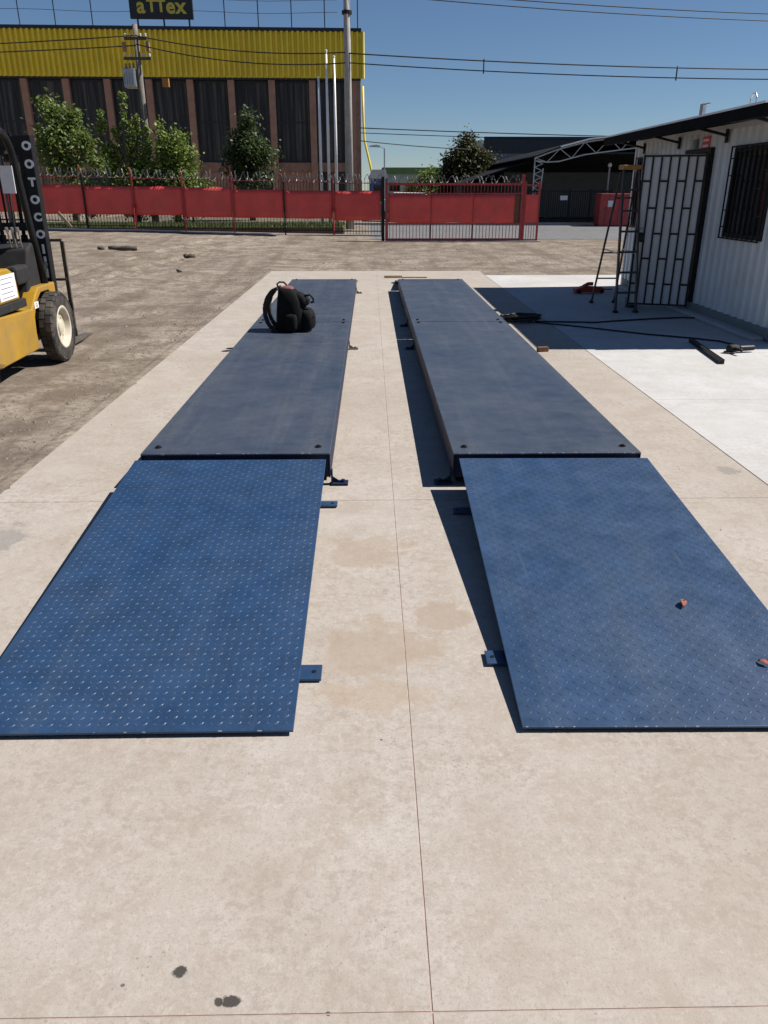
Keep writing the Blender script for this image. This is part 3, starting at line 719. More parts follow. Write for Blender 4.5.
for nm, yy in (('end_wall', .03), ('end_wall', LEN-.03)):
    s = MB(); t2 = MB(); corr_y(t2, .06, CXB-WX-.06, z0, z1)
    s.v = [(p[1], yy+(p[0]-.015)*(1 if yy < 1 else -1), p[2]) for p in t2.v]; s.f = t2.f
    solid(s.build(nm, 'contwhite', of, recalc=False), off=0)
for xx in (0, CXB-WX-.06):
    for yy in (0, LEN-.06): MB().box(xx-.012, xx+.06, yy, yy+.06, .0, CH).build('corner_post', 'contwhite', of, bevel=.004)
for xx in (-.010, CXB-WX-.07): MB().box(xx, xx+.08, .061, LEN-.061, .012, .139).build('bottom_rail', 'greywall', of, bevel=.004)
for xx in (-.010, CXB-WX-.07): MB().box(xx, xx+.08, .061, LEN-.061, CH-.059, CH-.001).build('top_rail', 'contwhite', of)
MB().box(.072, CXB-WX-.072, .062, LEN-.062, .06, .12).build('floor', 'darkwood', of)
MB().box(.062, CXB-WX-.062, .062, LEN-.062, CH-.05, CH-.02).build('ceiling', 'doorwhite', of)
def bars_window(w_, name='window'):
    y0, y1, z0_, z1_ = w_
    f = MB()
    for (a, b_, c, d) in ((y0-.02,y0+.03,z0_-.02,z1_+.02),(y1-.03,y1+.02,z0_-.02,z1_+.02),(y0+.031,y1-.031,z0_-.02,z0_+.03),(y0+.031,y1-.031,z1_-.03,z1_+.02)):
        f.box(-.012, .045, a, b_, c, d)
    f.box(.012,.035,(y0+y1)/2-.018,(y0+y1)/2+.018,z0_+.031,z1_-.031)
    wo = f.build(name, 'black', of)
    MB().box(.018,.024,y0+.031,y1-.031,z0_+.031,z1_-.031).build('pane', 'glass2', wo)
    n = 8
    for k in range(n+1):
        yy = y0-.01+(y1-y0+.02)*k/n
        MB().box(-.058,-.044,yy-.010,yy+.010,z0_-.03,z1_+.03).build('grille_bar', 'black', wo)
    for zz in (z0_-.03, z1_+.03): MB().box(-.060,-.042,y0-.02,y1+.02,zz-.009,zz+.009).build('grille_rail', 'black', wo)
    for k, zz in ((0,.25),(1,.55),(n-1,.3),(n-1,.7),(0,.75)):
        ya = y0-.01+(y1-y0+.02)*k/n; z_ = z0_+(z1_-z0_)*zz
        MB().box(-.057,-.045,ya+.0105,ya+(y1-y0+.02)/n-.0105,z_-.007,z_+.007).build('grille_link', 'black', wo)
    for yy in (y0-.012, y1+.012):
        for zz in (z0_+.1, z1_-.1): MB().box(-.044,-.011,yy-.006,yy+.006,zz-.006,zz+.006).build('grille_stay', 'black', wo)
bars_window(w1); bars_window(w2)
# doorway frame
f = MB(); f.box(-.03,.06,dY0-.045,dY0+.015,.14,2.12).box(-.03,.06,dY1-.015,dY1+.03,.14,2.12).box(-.03,.06,dY0+.016,dY1-.016,2.06,2.12)
f.build('door_frame', 'black', of)
# the open door, white leaf with a black barred guard
dr = bpy.data.objects.new('door', None); col.objects.link(dr); dr.parent = of; dr.empty_display_size = .1
dr.location = L3(4.475, 11.13, .07); dvec = Vector((-.655, .235)); dr.rotation_euler = (0, 0, math.atan2(dvec.y, dvec.x))
DW, DH = .82, 1.97                         # local: x from hinge to free edge, outer face towards +y after the turn
fs = 1                                     # the camera sees the local +y side
MB().box(0, DW, -.035, 0, 0, DH).build('leaf_panel', 'doorwhite', dr, bevel=.003)
yb0, yb1 = .012, .03
MB().box(0, .03, yb0, yb1, 0, DH).build('guard_stile', 'black', dr); MB().box(DW-.035, DW-.008, yb0, yb1, 0, DH).build('guard_stile', 'black', dr)
for zz in (.008, DH-.03): MB().box(.031, DW-.036, yb0+.001, yb1-.001, zz, zz+.022).build('guard_rail', 'black', dr)
nb = 7
xsb = [.015+(DW-.036)*k/nb for k in range(nb+1)]
for k in range(1, nb): MB().box(xsb[k]-.012, xsb[k]+.012, yb0+.002, yb1-.002, .031, DH-.031).build('guard_bar', 'black', dr)
for k in range(nb):
    for zz in ((.30,.97,1.64) if k % 2 == 0 else (.64,1.30)):
        MB().box(xsb[k]+.0125, xsb[k+1]-.0125, yb0+.003, yb1-.003, zz-.012, zz+.012).build('guard_link', 'black', dr)
MB().box(DW-.14, DW-.01, .0305, .06, .86, .96).build('lock', 'black', dr, bevel=.006)
MB().tube([(DW-.06,.02,1.03),(DW-.06,.06,1.03),(DW-.12,.06,1.03),(DW-.12,.02,1.03)], .007, 6).build('handle', 'galv', dr)
for zz in (.25, 1.0, 1.7): MB().tube([(-.012,.004,zz),(-.012,.004,zz+.1)], .011, 8).build('hinge', 'black', dr)
# roof with fascia and brackets
EX, RX, RZ0, RZ1, RY_0, RY_1 = 3.95-WX, 7.35-WX, 2.405, 2.80, 8.60-CY0, 14.36-CY0
s = MB(); n = 24
sl = (RZ1-RZ0)/(RX-EX)
rp = MB().prism([(EX,RZ0),(RX,RZ1),(RX,RZ1+.022),(EX,RZ0+.022)], 1, RY_0, RY_1).build('roof_sheet', 'roofsheet', of)
k = 0; yy = RY_0+.1
while yy < RY_1-.05:
    MB().prism([(EX+.4,RZ0+.4*sl+.0225),(RX-.01,RZ1+.0225),(RX-.01,RZ1+.04),(EX+.4,RZ0+.4*sl+.04)], 1, yy-.02, yy+.02).build('roof_rib', 'roofsheet', rp); yy += .45
MB().box(EX+.004, EX+.05, RY_0+.004, RY_1-.004, RZ0-.115, RZ0-.002).build('fascia', 'fasciablack', of)
MB().prism([(EX+.052,RZ0-.09),(RX-.01,RZ1-.09),(RX-.01,RZ1-.003),(EX+.052,RZ0-.003)], 1, RY_0+.006, RY_0+.046).build('rafter', 'black', of)
MB().prism([(EX+.052,RZ0-.09),(RX-.01,RZ1-.09),(RX-.01,RZ1-.003),(EX+.052,RZ0-.003)], 1, RY_1-.046, RY_1-.006).build('rafter', 'black', of)
MB().prism([(EX+.052,RZ0-.012),(RX-.01,RZ1-.012),(RX-.01,RZ1-.002),(EX+.052,RZ0-.002)], 1, RY_0+.047, RY_1-.047).build('soffit', 'darkwall', of)
for yy in (9.15, 10.72, 12.35, 13.9):
    y_ = yy-CY0
    b_ = MB().bar((-.012,y_,2.235),(EX+.055,y_,2.345),.03,.03); b_.box(-.022,-.001,y_-.03,y_+.03,2.15,2.31)
    b_.build('roof_bracket', 'black', of)
# notice plate over the door
sg = MB().box(-.016,-.002,11.23-CY0,11.47-CY0,2.10,2.26).build('notice_plate', 'red', of)
for zz in (2.215, 2.145): MB().box(-.019,-.0165,11.26-CY0,11.44-CY0,zz-.014,zz+.014).build('notice_stripe', 'paper', sg)
MB().box(-.05,-.003,11.62-CY0,11.74-CY0,2.13,2.24).build('wall_lamp', 'greywall', of, bevel=.01)
MB().box(-.36,-.32,10.74-CY0,10.84-CY0,RZ0+.05,RZ0+.19).box(-.35,-.33,10.58-CY0,10.74-CY0,RZ0+.17,RZ0+.185).build('roof_vent', 'galv', of)
MB().tube([(-.35,9.30-CY0,RZ0+.05),(-.35,9.30-CY0,RZ0+.12),(-.35,9.34-CY0,RZ0+.16),(-.35,9.40-CY0,RZ0+.16),(-.35,9.44-CY0,RZ0+.12),(-.35,9.44-CY0,RZ0+.05)], .008, 8).build('roof_pipe', 'galv', of)
# step slab in front of the wall
MB().box(-.16,-.012,.3,LEN-.2,.001,.045).build('wall_footing', 'white_concrete', of, bevel=.008)

# ---------------------------------------------------------------- stepladder
ld = thing('stepladder', 'dark metal stepladder with orange top standing beside the barred door', 'ladder', (3.58, 11.52, 0), R(2))
top = 1.87; fb, ft = .145, .11; yF, yT = -.45, -.06
for sx in (-1, 1):
    MB().bar((sx*fb,yF,.0),(sx*ft,yT,top),.022,.055,up=(0,1,0)).build('front_rail', 'laddermetal', ld)
    MB().bar((sx*(fb+.03),.58,.0),(sx*ft,.04,top-.04),.02,.035,up=(0,1,0)).build('rear_leg', 'laddermetal', ld)
    MB().bar((sx*(fb-.02),yF+.17,.78),(sx*(fb-.005),.34,.80),.006,.018).build('spreader', 'galv', ld)
    MB().box(sx*fb-.03, sx*fb+.03, yF-.035, yF+.035, 0, .03).build('rubber_foot', 'blackmatte', ld)
    MB().box(sx*(fb+.03)-.025, sx*(fb+.03)+.025, .55, .61, 0, .03).build('rubber_foot', 'blackmatte', ld)
for k in range(6):
    t_ = (k+1)/7; z = top*t_; y = yF+(yT-yF)*t_; h_ = fb+(ft-fb)*t_
    MB().box(-h_, h_, y-.03, y+.045, z-.012, z+.012).build('step', 'laddermetal', ld)
for k in range(4):
    t_ = (k+1)/5; z = top*t_; y = .58+(.04-.58)*t_; h_ = fb+.03+(ft-fb-.03)*t_
    MB().bar((-h_,y,z),(h_,y,z),.015,.02).build('rear_rung', 'laddermetal', ld)
MB().box(-.135,.135,-.13,.10,top-.01,top+.045).build('top_cap', 'orange', ld, bevel=.01)

# red jack lying behind the ladder
rj = thing('trolley_jack', 'low red steel tool lying on the concrete behind the stepladder', 'jack', (3.66, 13.3, .002), R(8))
MB().prism([(-.26,.02),(.24,.02),(.26,.06),(.2,.10),(-.1,.12),(-.26,.07)], 1, -.07, .07).build('body', 'redtool', rj, bevel=.008)
MB().tube([(-.1,0,.11),(-.02,0,.15),(.06,0,.15)], .03, 10).build('saddle_arm', 'redtool', rj)
for x_ in (-.2,.2):
    for y_ in (-.085,.085): MB().tube([(x_,y_-.012,.03),(x_,y_+.012,.03)], .03, 12).build('caster', 'black', rj)
MB().tube([(.24,0,.06),(.42,.02,.05)], .012, 8).build('handle_socket', 'redtool', rj)
# dark bucket-like clutter by the door foot
cl = thing('paint_tin', 'small dark tin standing on the concrete at the foot of the open door', 'tin', (3.84, 11.62, .002))
MB().lathe([(0,.001),(0,.075),(.13,.08),(.138,.084),(.14,.078),(.01,.07),(.01,.001)], 2, 20).build('can', 'darkwall', cl, smooth=True, auto=40)
MB().tube([(-.08,0,.12),(-.06,0,.18),(0,0,.205),(.06,0,.18),(.08,0,.12)], .004, 6).build('bail_handle', 'galv', cl)

# black cable coil and the leads running to the office
rnd = random.Random(5); pts = []
for i in range(220):
    a = i*.42; rr = .13+.05*math.sin(i*.37)+rnd.uniform(-.02,.02)
    pts.append((1.97+math.cos(a)*rr*1.45, 10.28+math.sin(a)*rr*.85, .015+.00035*i+.01*rnd.random()))
cc_ = MB().tube(pts, .011, 6).build('cable_coil', 'wire', smooth=True); tag(cc_, 'tangled coil of black cable beside the right weighing platform', 'cable')
def floor_lead(name, P, r, label):
    pts = []
    for (x0, y0), (x1, y1) in zip(P, P[1:]):
        for k in range(10):
            t_ = k/10; x = x0+(x1-x0)*t_; y = y0+(y1-y0)*t_
            pts.append((x, y+.035*noise.noise((x*1.7, y*1.1, len(name))), r+.001))
    pts.append((P[-1][0], P[-1][1], r+.001))
    tag(MB().tube(pts, r, 6).build(name, 'wire', smooth=True), label, 'cable', 'power leads on the apron')
floor_lead('power_cable', [(2.15,10.25),(2.9,10.15),(3.6,10.4),(4.2,10.55),(4.42,10.5)], .011, 'straight black cable running from the coil to the barred office door')
floor_lead('power_cable', [(2.15,10.18),(2.7,9.75),(3.3,9.25),(3.75,8.98),(3.98,8.78),(4.05,8.55)], .010, 'slanting black cable running from the coil to the angle grinder')
bar_ = MB().bar((3.645,8.80,.021),(3.49,7.58,.021),.04,.04); bar_.bar((3.66,8.80,.024),(3.51,7.58,.024),.006,.046)
tag(bar_.build('steel_bar', 'black', bevel=.003), 'straight black steel bar lying on the white concrete', 'bar')
ag = thing('angle_grinder', 'black angle grinder lying on white concrete at the office wall', 'tool', (3.93, 8.17, .001), R(192))
MB().tube([(-.17,0,.045),(-.15,0,.045),(.0,0,.045),(.03,0,.045)], [.024,.03,.032,.036], 12).build('motor_body', 'black', ag, smooth=True)
MB().tube([(.03,0,.045),(.08,0,.048),(.12,0,.048),(.15,0,.05)], [.036,.042,.042,.034], 12).build('gear_head', 'blackmatte', ag, smooth=True)
MB().tube([(.12,0,.045),(.12,0,.012)], .02, 10).tube([(.12,0,.016),(.12,0,.010)], .062, 20).build('grinding_disc', 'steel', ag)
MB().tube([(.10,.03,.05),(.10,.16,.055)], .015, 10).build('side_handle', 'black', ag, smooth=True)
sk = MB().bar((.84,15.78,.012),(-.0,15.78,.012),.04,.02); sk.bar((0,15.78,.034),(.35,15.80,.034),.03,.02)
o = sk.build('wooden_lath', 'wood'); o.location = (.27, 0, .001); tag(o, 'thin wooden lath lying across the far end of the slab', 'lath')

def sheet(x0, x1, y, z0, z1, seed, amp=.014, nx_=9, nz_=6):
    s = MB(); P = []
    for j in range(nz_+1):
        for i in range(nx_+1):
            x = x0+(x1-x0)*i/nx_; z = z0+(z1-z0)*j/nz_
            e = math.sin(math.pi*i/nx_)
            P.append((x, y-abs(amp)*(.5+noise.noise((x*1.9, z*2.3, seed))+.5*noise.noise((x*5, z*4, seed+3)))*(.3+.7*e), z + (.012*noise.noise((x*1.5, seed, j)) if j in (0, nz_) else 0)))
    s.add(P, [(j*(nx_+1)+i, j*(nx_+1)+i+1, (j+1)*(nx_+1)+i+1, (j+1)*(nx_+1)+i) for j in range(nz_) for i in range(nx_)])
    return s
# ---------------------------------------------------------------- boundary fence and gate
FY = 30.0
PXS = [-15.6,-13.8,-12.0,-10.25,-8.5,-6.72,-4.95,-3.1,-1.33,.42]
fc = thing('boundary_fence', 'barred fence with red sheet panels and razor wire across the yard', 'fence', (0, FY, 0))
bars = MB(); coil = MB()
def fz(x): return .05+max(0,.5-x)*.0215
for i in range(len(PXS)-1):
    xa, xb = PXS[i], PXS[i+1]; z = fz((xa+xb)/2)
    solid(sheet(xa+.03, xb-.03, -.006, z+.52+.02*math.sin(i*2.1), z+1.485+.025*math.sin(i*1.7), i*3.1, .016).build('red_panel', 'red', fc, smooth=True, recalc=False), .003)
    for zz in (.12, 1.74): MB().box(xa+.025, xb-.025, .006, .036, z+zz, z+zz+.03).build('fence_rail', 'redpost' if zz > 1 else 'black', fc)
    n = 16
    for k in range(n):
        x = xa+(xb-xa)*(k+.5)/n; bars.box(x-.008, x+.008, .012, .028, z+.04, z+1.84)
    # stays of the posts
for i, x in enumerate(PXS):
    z = fz(x)
    MB().box(x-.024, x+.024, -.025, .045, z-.1, z+(2.0 if i in (4,5,8) else 1.86)).build('fence_post', 'redpost' if i in (4,5,6,8) else 'blackmatte', fc)
    MB().bar((x,.05,z+1.8),(x-.0,-.16,z+2.1),.02,.02).build('wire_arm', 'redpost', fc)
bo = bars.build('picket_bars', 'blackmatte', fc, recalc=False); tag(bo, kind='stuff')
def razor(s, x0, x1, y, zf, rad, pitch, rw=.010):
    pts = []; n = int((x1-x0)/pitch*12); rr = random.Random(9)
    for k in range(n+1):
        a = 2*math.pi*k/12; x = x0+(x1-x0)*k/n
        r_ = rad*(1+.12*math.sin(k*.13))
        pts.append((x+.05*math.sin(a*.5), y+math.cos(a)*r_, zf(x)+math.sin(a)*r_))
    s.tube(pts, rw, 3)
    for k in range(0, n, 2):                            # barbs
        p = Vector(pts[k]); d = Vector((rr.uniform(-1,1), rr.uniform(-1,1), rr.uniform(-1,1))).normalized()*.045
        s.bar(p-d, p+d, .016, .004)
razor(coil, PXS[0], PXS[-1], -.08, lambda x: fz(x)+1.90, .14, .22)
tag(coil.build('razor_wire', 'razor', fc, recalc=False), kind='stuff')
MB().box(PXS[0], PXS[-1]+.05, -.10, .14, -.06, .09).build('footing', 'pole', fc)
for xa in (-8.5,-1.33): MB().bar((xa,-.03,fz(xa)+.9),(xa+.05,-.34,fz(xa)-.05),.03,.03).build('post_stay', 'redpost', fc)

gt = thing('sliding_gate', 'red steel sliding gate with sheet panel and razor wire beside the road', 'gate', (.52, 27.05, 0))
GW = 4.45
for x_ in (0.02, GW): MB().box(x_-.045, x_+.045, -.05, .05, -.02, 1.86 if x_ < 1 else 2.06).build('gate_post', 'redpost', gt, bevel=.004)
for x_ in (-.10,): MB().box(x_-.05, x_+.05, .02, .12, -.02, 2.0).build('guide_post', 'blackmatte', gt)
MB().box(4.22, 4.37, .01, .03, .60, 1.45).build('lock_plate', 'rust', gt)
for zz, hh in ((.02,.10),(.56,.04),(1.47,.04),(1.74,.07)): MB().box(.066, GW-.046, -.022, .022, zz, zz+hh).build('gate_rail', 'redpost', gt)
for xa, xb in ((.07,1.47),(1.475,2.85),(2.855,4.21)): solid(sheet(xa, xb-.004, -.026, .605, 1.465, xa*7+1, .012).build('red_panel', 'red', gt, smooth=True, recalc=False), .003)
for x_ in (1.47, 2.85): MB().box(x_-.018, x_+.018, .0225, .05, .12, 1.74).build('gate_stile', 'blackmatte', gt)
bars = MB(); k = .12
while k < GW-.06: bars.box(k-.009, k+.009, -.009, .009, .121, .559); bars.box(k-.009, k+.009, -.009, .009, 1.511, 1.739); k += .11
tag(bars.build('picket_bars', 'redpost', gt, recalc=False), kind='stuff')
coil = MB(); razor(coil, .05, GW, .02, lambda x: 1.92, .10, .2)
tag(coil.build('razor_wire', 'razor', gt, recalc=False), kind='stuff')
wg = thing('side_gate', 'narrow red barred wicket panel at the right end of the sliding gate', 'gate', (5.05, 27.02, 0))
for x_ in (.0, .46): MB().box(x_-.03, x_+.03, -.03, .03, -.02, 1.86).build('gate_post', 'redpost', wg)
for zz in (.04,.56,1.72): MB().box(.031,.429,-.02,.02,zz,zz+.05).build('gate_rail', 'redpost', wg)
MB().box(.035,.425,-.03,-.021,.62,1.46).build('red_panel', 'red', wg)
for k in range(4): MB().box(.10+.085*k-.008,.10+.085*k+.008,-.008,.008,.091,.559).build('gate_bar', 'redpost', wg)
MB().box(.52-.2, 5.6, 26.80, 26.97, -.06, .045).build('gate_track', 'pole')
tag(bpy.data.objects['gate_track'], kind='structure')

# dark blue pipe along the fence foot, leaning board, bits on the dirt
pts = [(-12.5+.4*k, 29.3-.25*noise.noise((k*.15,0,0))-.02*k*(k > 14), gh(-12.5+.4*k, 29.2)+.05) for k in range(24)]
tag(MB().tube(pts, .05, 8).build('plastic_pipe', 'bluehose', smooth=True), 'long dark blue plastic pipe lying along the foot of the fence', 'pipe')
pl = MB().bar((-11.12,29.62,.86),(-10.62,29.35,.36),.10,.03,up=(0,1,0)); tag(pl.build('timber_board', 'wood'), 'pale timber board leaning against the red fence', 'board')
def log(name, loc, L, r, rz, mat, label, cat):
    s = MB(); pts = [(-L/2+L*k/6, .02*math.sin(k*1.3), r+.01*math.sin(k*2)) for k in range(7)]
    s.tube(pts, [r*(.9+.2*abs(math.sin(k*1.9))) for k in range(7)], 9); o = s.build(name, mat, smooth=True)
    o.location = loc; o.rotation_euler = (0,0,rz); tag(o, label, cat)
log('log', (-6.95,22.9,gh(-6.95,22.9)), .78, .06, .05, 'darkwood', 'dark log lying on the dirt beyond the forklift', 'log')
log('wood_offcut', (-7.5,22.75,gh(-7.5,22.75)), .14, .05, .8, 'darkwood', 'short dark offcut lying at the left end of the log', 'offcut')
log('wood_offcut', (-4.68,21.0,gh(-4.68,21.0)), .26, .055, .3, 'darkwood', 'small dark chunk of wood alone on the dirt beyond the backpack', 'offcut')
log('stone', (-4.05,17.1,gh(-4.05,17.1)), .08, .035, .3, 'pebble', 'single dark stone on the dirt left of the slab', 'stone')

# ---------------------------------------------------------------- road, verge beyond the fence
rd = MB().box(-1.0, 90, 28.2, 39.5, -.2, .03); tag(rd.build('road', 'asphalt'), kind='structure')
pv = MB().box(-60, -1.01, 31.2, 52, -.2, .30); tag(pv.build('pavement', 'yardearth'), kind='structure')
MB().box(-1.0, 90, 39.51, 39.75, -.1, .15).build('kerb', 'pole'); tag(bpy.data.objects['kerb'], kind='structure')
s = MB(); rnd = random.Random(11)
for i in range(14000):
    x = rnd.uniform(-14,-1.05); y = rnd.uniform(31.3,33.8); h_ = rnd.uniform(.04,.16); a = rnd.uniform(0,6.3); w_ = .02
    z = .30
    dx, dy = math.cos(a)*w_, math.sin(a)*w_
    s.add([(x-dx,y-dy,z),(x+dx,y+dy,z),(x+rnd.uniform(-.05,.05),y+rnd.uniform(-.05,.05),z+h_)], [(0,1,2)])
tag(s.build('grass_verge', 'grass', recalc=False), 'strip of green grass behind the fence', 'grass', kind='stuff')

# ---------------------------------------------------------------- yellow-topped factory building
bl = thing('factory_building', 'factory building with yellow ribbed top, brown pillars and dark windows', 'building', (-.6, 60, .2), R(2.2))
BW = 40.0; BH = 11.35; YZ0, YZ1 = 8.42, 11.15
MB().box(-BW, 0, .6, 22, 0, BH-.2).build('wall', 'darkwall', bl)
s = MB(); pitch = .36; x = -BW; P = []; d = .24
while x < -.001:
    for u, dd in ((0,0),(.30,0),(.45,-d),(.72,-d),(.87,0)):
        P.append((x+u*pitch, dd))
    x += pitch
P.append((0,0)); V_ = []
for px_, dd in P: V_ += [(px_, dd, YZ0), (px_, dd, YZ1)]
s.add(V_, [(2*i,2*i+2,2*i+3,2*i+1) for i in range(len(P)-1)])
y_ = s.build('ribbed_cladding', 'yellow', bl, recalc=False); solid(y_, .03, 0)
MB().box(-BW,-.001,.03,.59,YZ0,YZ1).build('parapet_back', 'yellow', bl)
MB().box(.002,.06,-.1,22,YZ0,YZ1).build('side_cladding', 'yellow', bl)
MB().box(-BW,.08,-.24,22.1,YZ1+.002,BH).build('roof_edge', 'navy', bl)
MB().box(-BW,.0,-.02,.58,YZ0-.12,YZ0-.002).build('soffit', 'navy', bl)
px0 = -.55; sp = 2.76
for k in range(15):
    xc = px0-sp*k-(.0 if k else 0)
    MB().box(xc-.22, xc+.22, .02, .60, 0, YZ0-.125).build('pillar', 'pillar', bl)
for k in range(14):
    xa = px0-sp*(k+1)+.225; xb = px0-sp*k-.225
    wn = MB(); wn.box(xa, xb, .40, .46, 8.18, 8.29).box(xa, xb, .40, .46, 3.2, 3.32).box(xa, xb, .395, .425, 5.7, 5.78)
    for q in (0,.25,.5,.75,1): xx = xa+.03+(xb-xa-.06)*q; wn.box(xx-.03,xx+.03,.40,.46,3.321,8.179)
    wo = wn.build('window', 'navy', bl)
    for q in range(4):
        x0_ = xa+.03+(xb-xa-.06)*q*.25+.031; x1_ = xa+.03+(xb-xa-.06)*(q+1)*.25-.031
        MB().box(x0_, x1_, .43, .45, 3.321, 8.179).build('pane', 'drape', wo)
    MB().box(xa, xb, .25, .58, 2.6, 3.19).build('window_ledge', 'ledge', bl)
    MB().box(xa, xb, .42, .58, .3, 2.59).build('lower_wall', 'pillar' if k % 2 else 'darkwall', bl)
MB().box(-.33, .0, .02, .6, 0, YZ0-.125).build('corner_pier', 'ledge', bl)
MB().tube([(.16,.3,8.0),(.18,.3,6.0),(.25,.3,4.6),(.6,.3,3.2),(1.0,.3,1.4)], .075, 8).build('yellow_downpipe', 'yellow', bl, smooth=True)
for xx in (-.15,-2.35,-4.55,-6.75,-8.95,-17.6,-20.0,-22.3,-24.0,-26.5,-29):
    MB().tube([(xx,.2,BH),(xx,.2,BH+(3.2 if xx > -10 or -25 < xx < -20 else 2.0))], .035, 6).build('roof_rod', 'navy', bl)
for zz in (.9, 1.6, 2.2):
    MB().tube([(-30+k*1.5,.2,BH+zz-.06*math.sin(k*.9)) for k in range(20)], .014, 5).build('roof_wire', 'wire', bl)
# roof sign
sgx = -13.0
sg = MB().box(sgx-2.05, sgx+2.05, -.12, .12, BH+.42, BH+2.3).build('sign_board', 'signblack', bl, bevel=.03)
for dx in (-1.6,.1,1.75): MB().box(sgx+dx-.05, sgx+dx+.05, -.05, .05, BH+.001, BH+.419).build('sign_leg', 'navy', bl)
for c_, dx, szz in (('a',-1.30,1.0),('T',-.60,.78),('T',.0,.78),('e',.62,1.0),('x',1.28,1.0)):
    text(c_, 1.18*szz*1.05, 'signyellow', sg, (sgx+dx, -.125, BH+1.12), (R(90),0,0), 'letter', .01, .035)

# ---------------------------------------------------------------- poles and wires
def utility_pole(loc, H, r0, r1, label, arms):
    p_ = thing('utility_pole', label, 'pole', loc)
    MB().tube([(0,0,0),(0,0,H*.5),(0,0,H)], [r0,(r0+r1)/2,r1], 10).build('shaft', 'pole' if H > 9 else 'oldpole', p_, smooth=True)
    for z, L in arms:
        MB().box(-L/2, L/2, -.12, -.02, z-.05, z+.05).build('cross_arm', 'darkwood', p_)
        for q in (-.9,-.45,.45,.9):
            MB().lathe([(0,.02),(.03,.045),(.06,.03),(.09,.05),(.12,.03),(.13,.0)], 2, 10, (q*L/2,-.07,z+.051)).build('insulator', 'palewhite', p_)
    return p_
P1 = utility_pole((-9.35,36,.3), 7.4, .16, .10, 'weathered utility pole carrying a grey transformer before the factory', [(6.9,.9),(6.2,1.1)])
tr = MB().box(-.62,-.12,-.25,.25,5.15,5.85).build('transformer', 'galv', P1, bevel=.04)
for k in range(3): MB().lathe([(0,.04),(.05,.05),(.1,.03),(.15,.045),(.2,.02)], 2, 10, (-.52+.15*k,0,5.851)).build('bushing', 'ledge', tr)
for k in range(5): MB().box(-.60+.1*k,-.57+.1*k,-.30,-.251,5.25,5.75).build('cooling_fin', 'galv', tr)
for sx in (-.5,.45): MB().box(sx-.06,sx+.06,-.1,.06,6.45,6.78).build('cutout_switch', 'ledge', P1)
MB().box(.9,1.15,-.1,.1,5.2,5.5).build('street_light', 'orange', P1)
P2 = utility_pole((-.83,34,.1), 11.5, .17, .10, 'tall slim grey concrete utility pole rising out of the picture by the flagpoles', [(10.8,1.2)])
MB().lathe([(7.6,.135),(7.6,.19),(7.72,.19),(7.72,.135)], 2, 12).build('collar', 'black', P2)
for k, (x, h_) in enumerate(((-1.98,5.3),(-1.66,6.2),(-1.36,6.0))):
    lab = ['shortest and leftmost of three thin white flagpoles','middle and tallest of three thin white flagpoles','rightmost of three thin white flagpoles, next to the grey pole'][k]
    f_ = thing('flagpole', lab, 'flagpole', (x,34.2,.30), 0, 'white flagpoles before the factory')
    MB().tube([(0,0,0),(0,0,h_*.6),(0,0,h_)], [.065,.055,.04], 8).build('shaft', 'flagpole', f_, smooth=True)
    MB().lathe([(h_,.001),(h_+.02,.05),(h_+.07,.05),(h_+.09,.001)], 2, 10).build('finial', 'flagpole', f_)
def cable(a, b, sag, label, r=.022, n=24):
    a, b = Vector(a), Vector(b); pts = []
    for k in range(n+1):
        t_ = k/n; p = a.lerp(b, t_); p.z -= sag*4*t_*(1-t_); pts.append(p)
    o = MB().tube(pts, r, 5).build('overhead_cable', 'wire', smooth=True); tag(o, label, 'cable', 'overhead cables'); return o
cable((-9.35,35.9,7.3),(-.83,33.9,6.45),.25,'upper cable strung from the transformer pole to the tall grey pole')
cable((-9.35,35.9,7.0),(-.83,33.9,6.1),.30,'lower cable strung from the transformer pole to the tall grey pole')
c1 = cable((-.83,33.9,6.42),(34,36,6.5),.42,'upper of the paired cables sagging across the open sky',.024,40)
c2 = cable((-.83,33.9,6.1),(34,36,6.25),.48,'lower of the paired cables sagging across the open sky',.020,40)
cable((-40,38,7.3),(-9.35,35.9,7.3),.4,'upper cable running left from the transformer pole along the yellow cladding')
cable((-40,38,6.9),(-9.35,35.9,6.95),.3,'lower cable running left from the transformer pole along the yellow cladding')
cable((-.83,33.9,8.6),(34,40,8.9),.45,'highest cable, at the top edge of the sky',.02,40)
cable((-.83,33.9,8.4),(34,40,8.6),.45,'second highest cable, just under the top one',.018,40)
cable((-.5,48,4.80),(40,52,4.55),.25,'upper of the low cables above the conical tree',.028,40)
cable((-.5,48,4.55),(40,52,4.35),.25,'second of the low cables above the conical tree',.02,40)
cable((-.5,48,4.15),(6.0,50,3.8),.05,'lowest short cable running into the conical tree',.025)
for x in (4.45,12.2):
    MB().box(x-.02,x+.02,-.02,.02,-.24,.26).build('cable_spacer', 'wire', c1).location = (0, 34.22 if x < 6 else 34.72, 6.02 if x < 6 else 5.86)
cable((-40,34,11.2),(-.83,33.9,8.5),.1,'long cable slanting up to the left across the factory roof sign',.02)

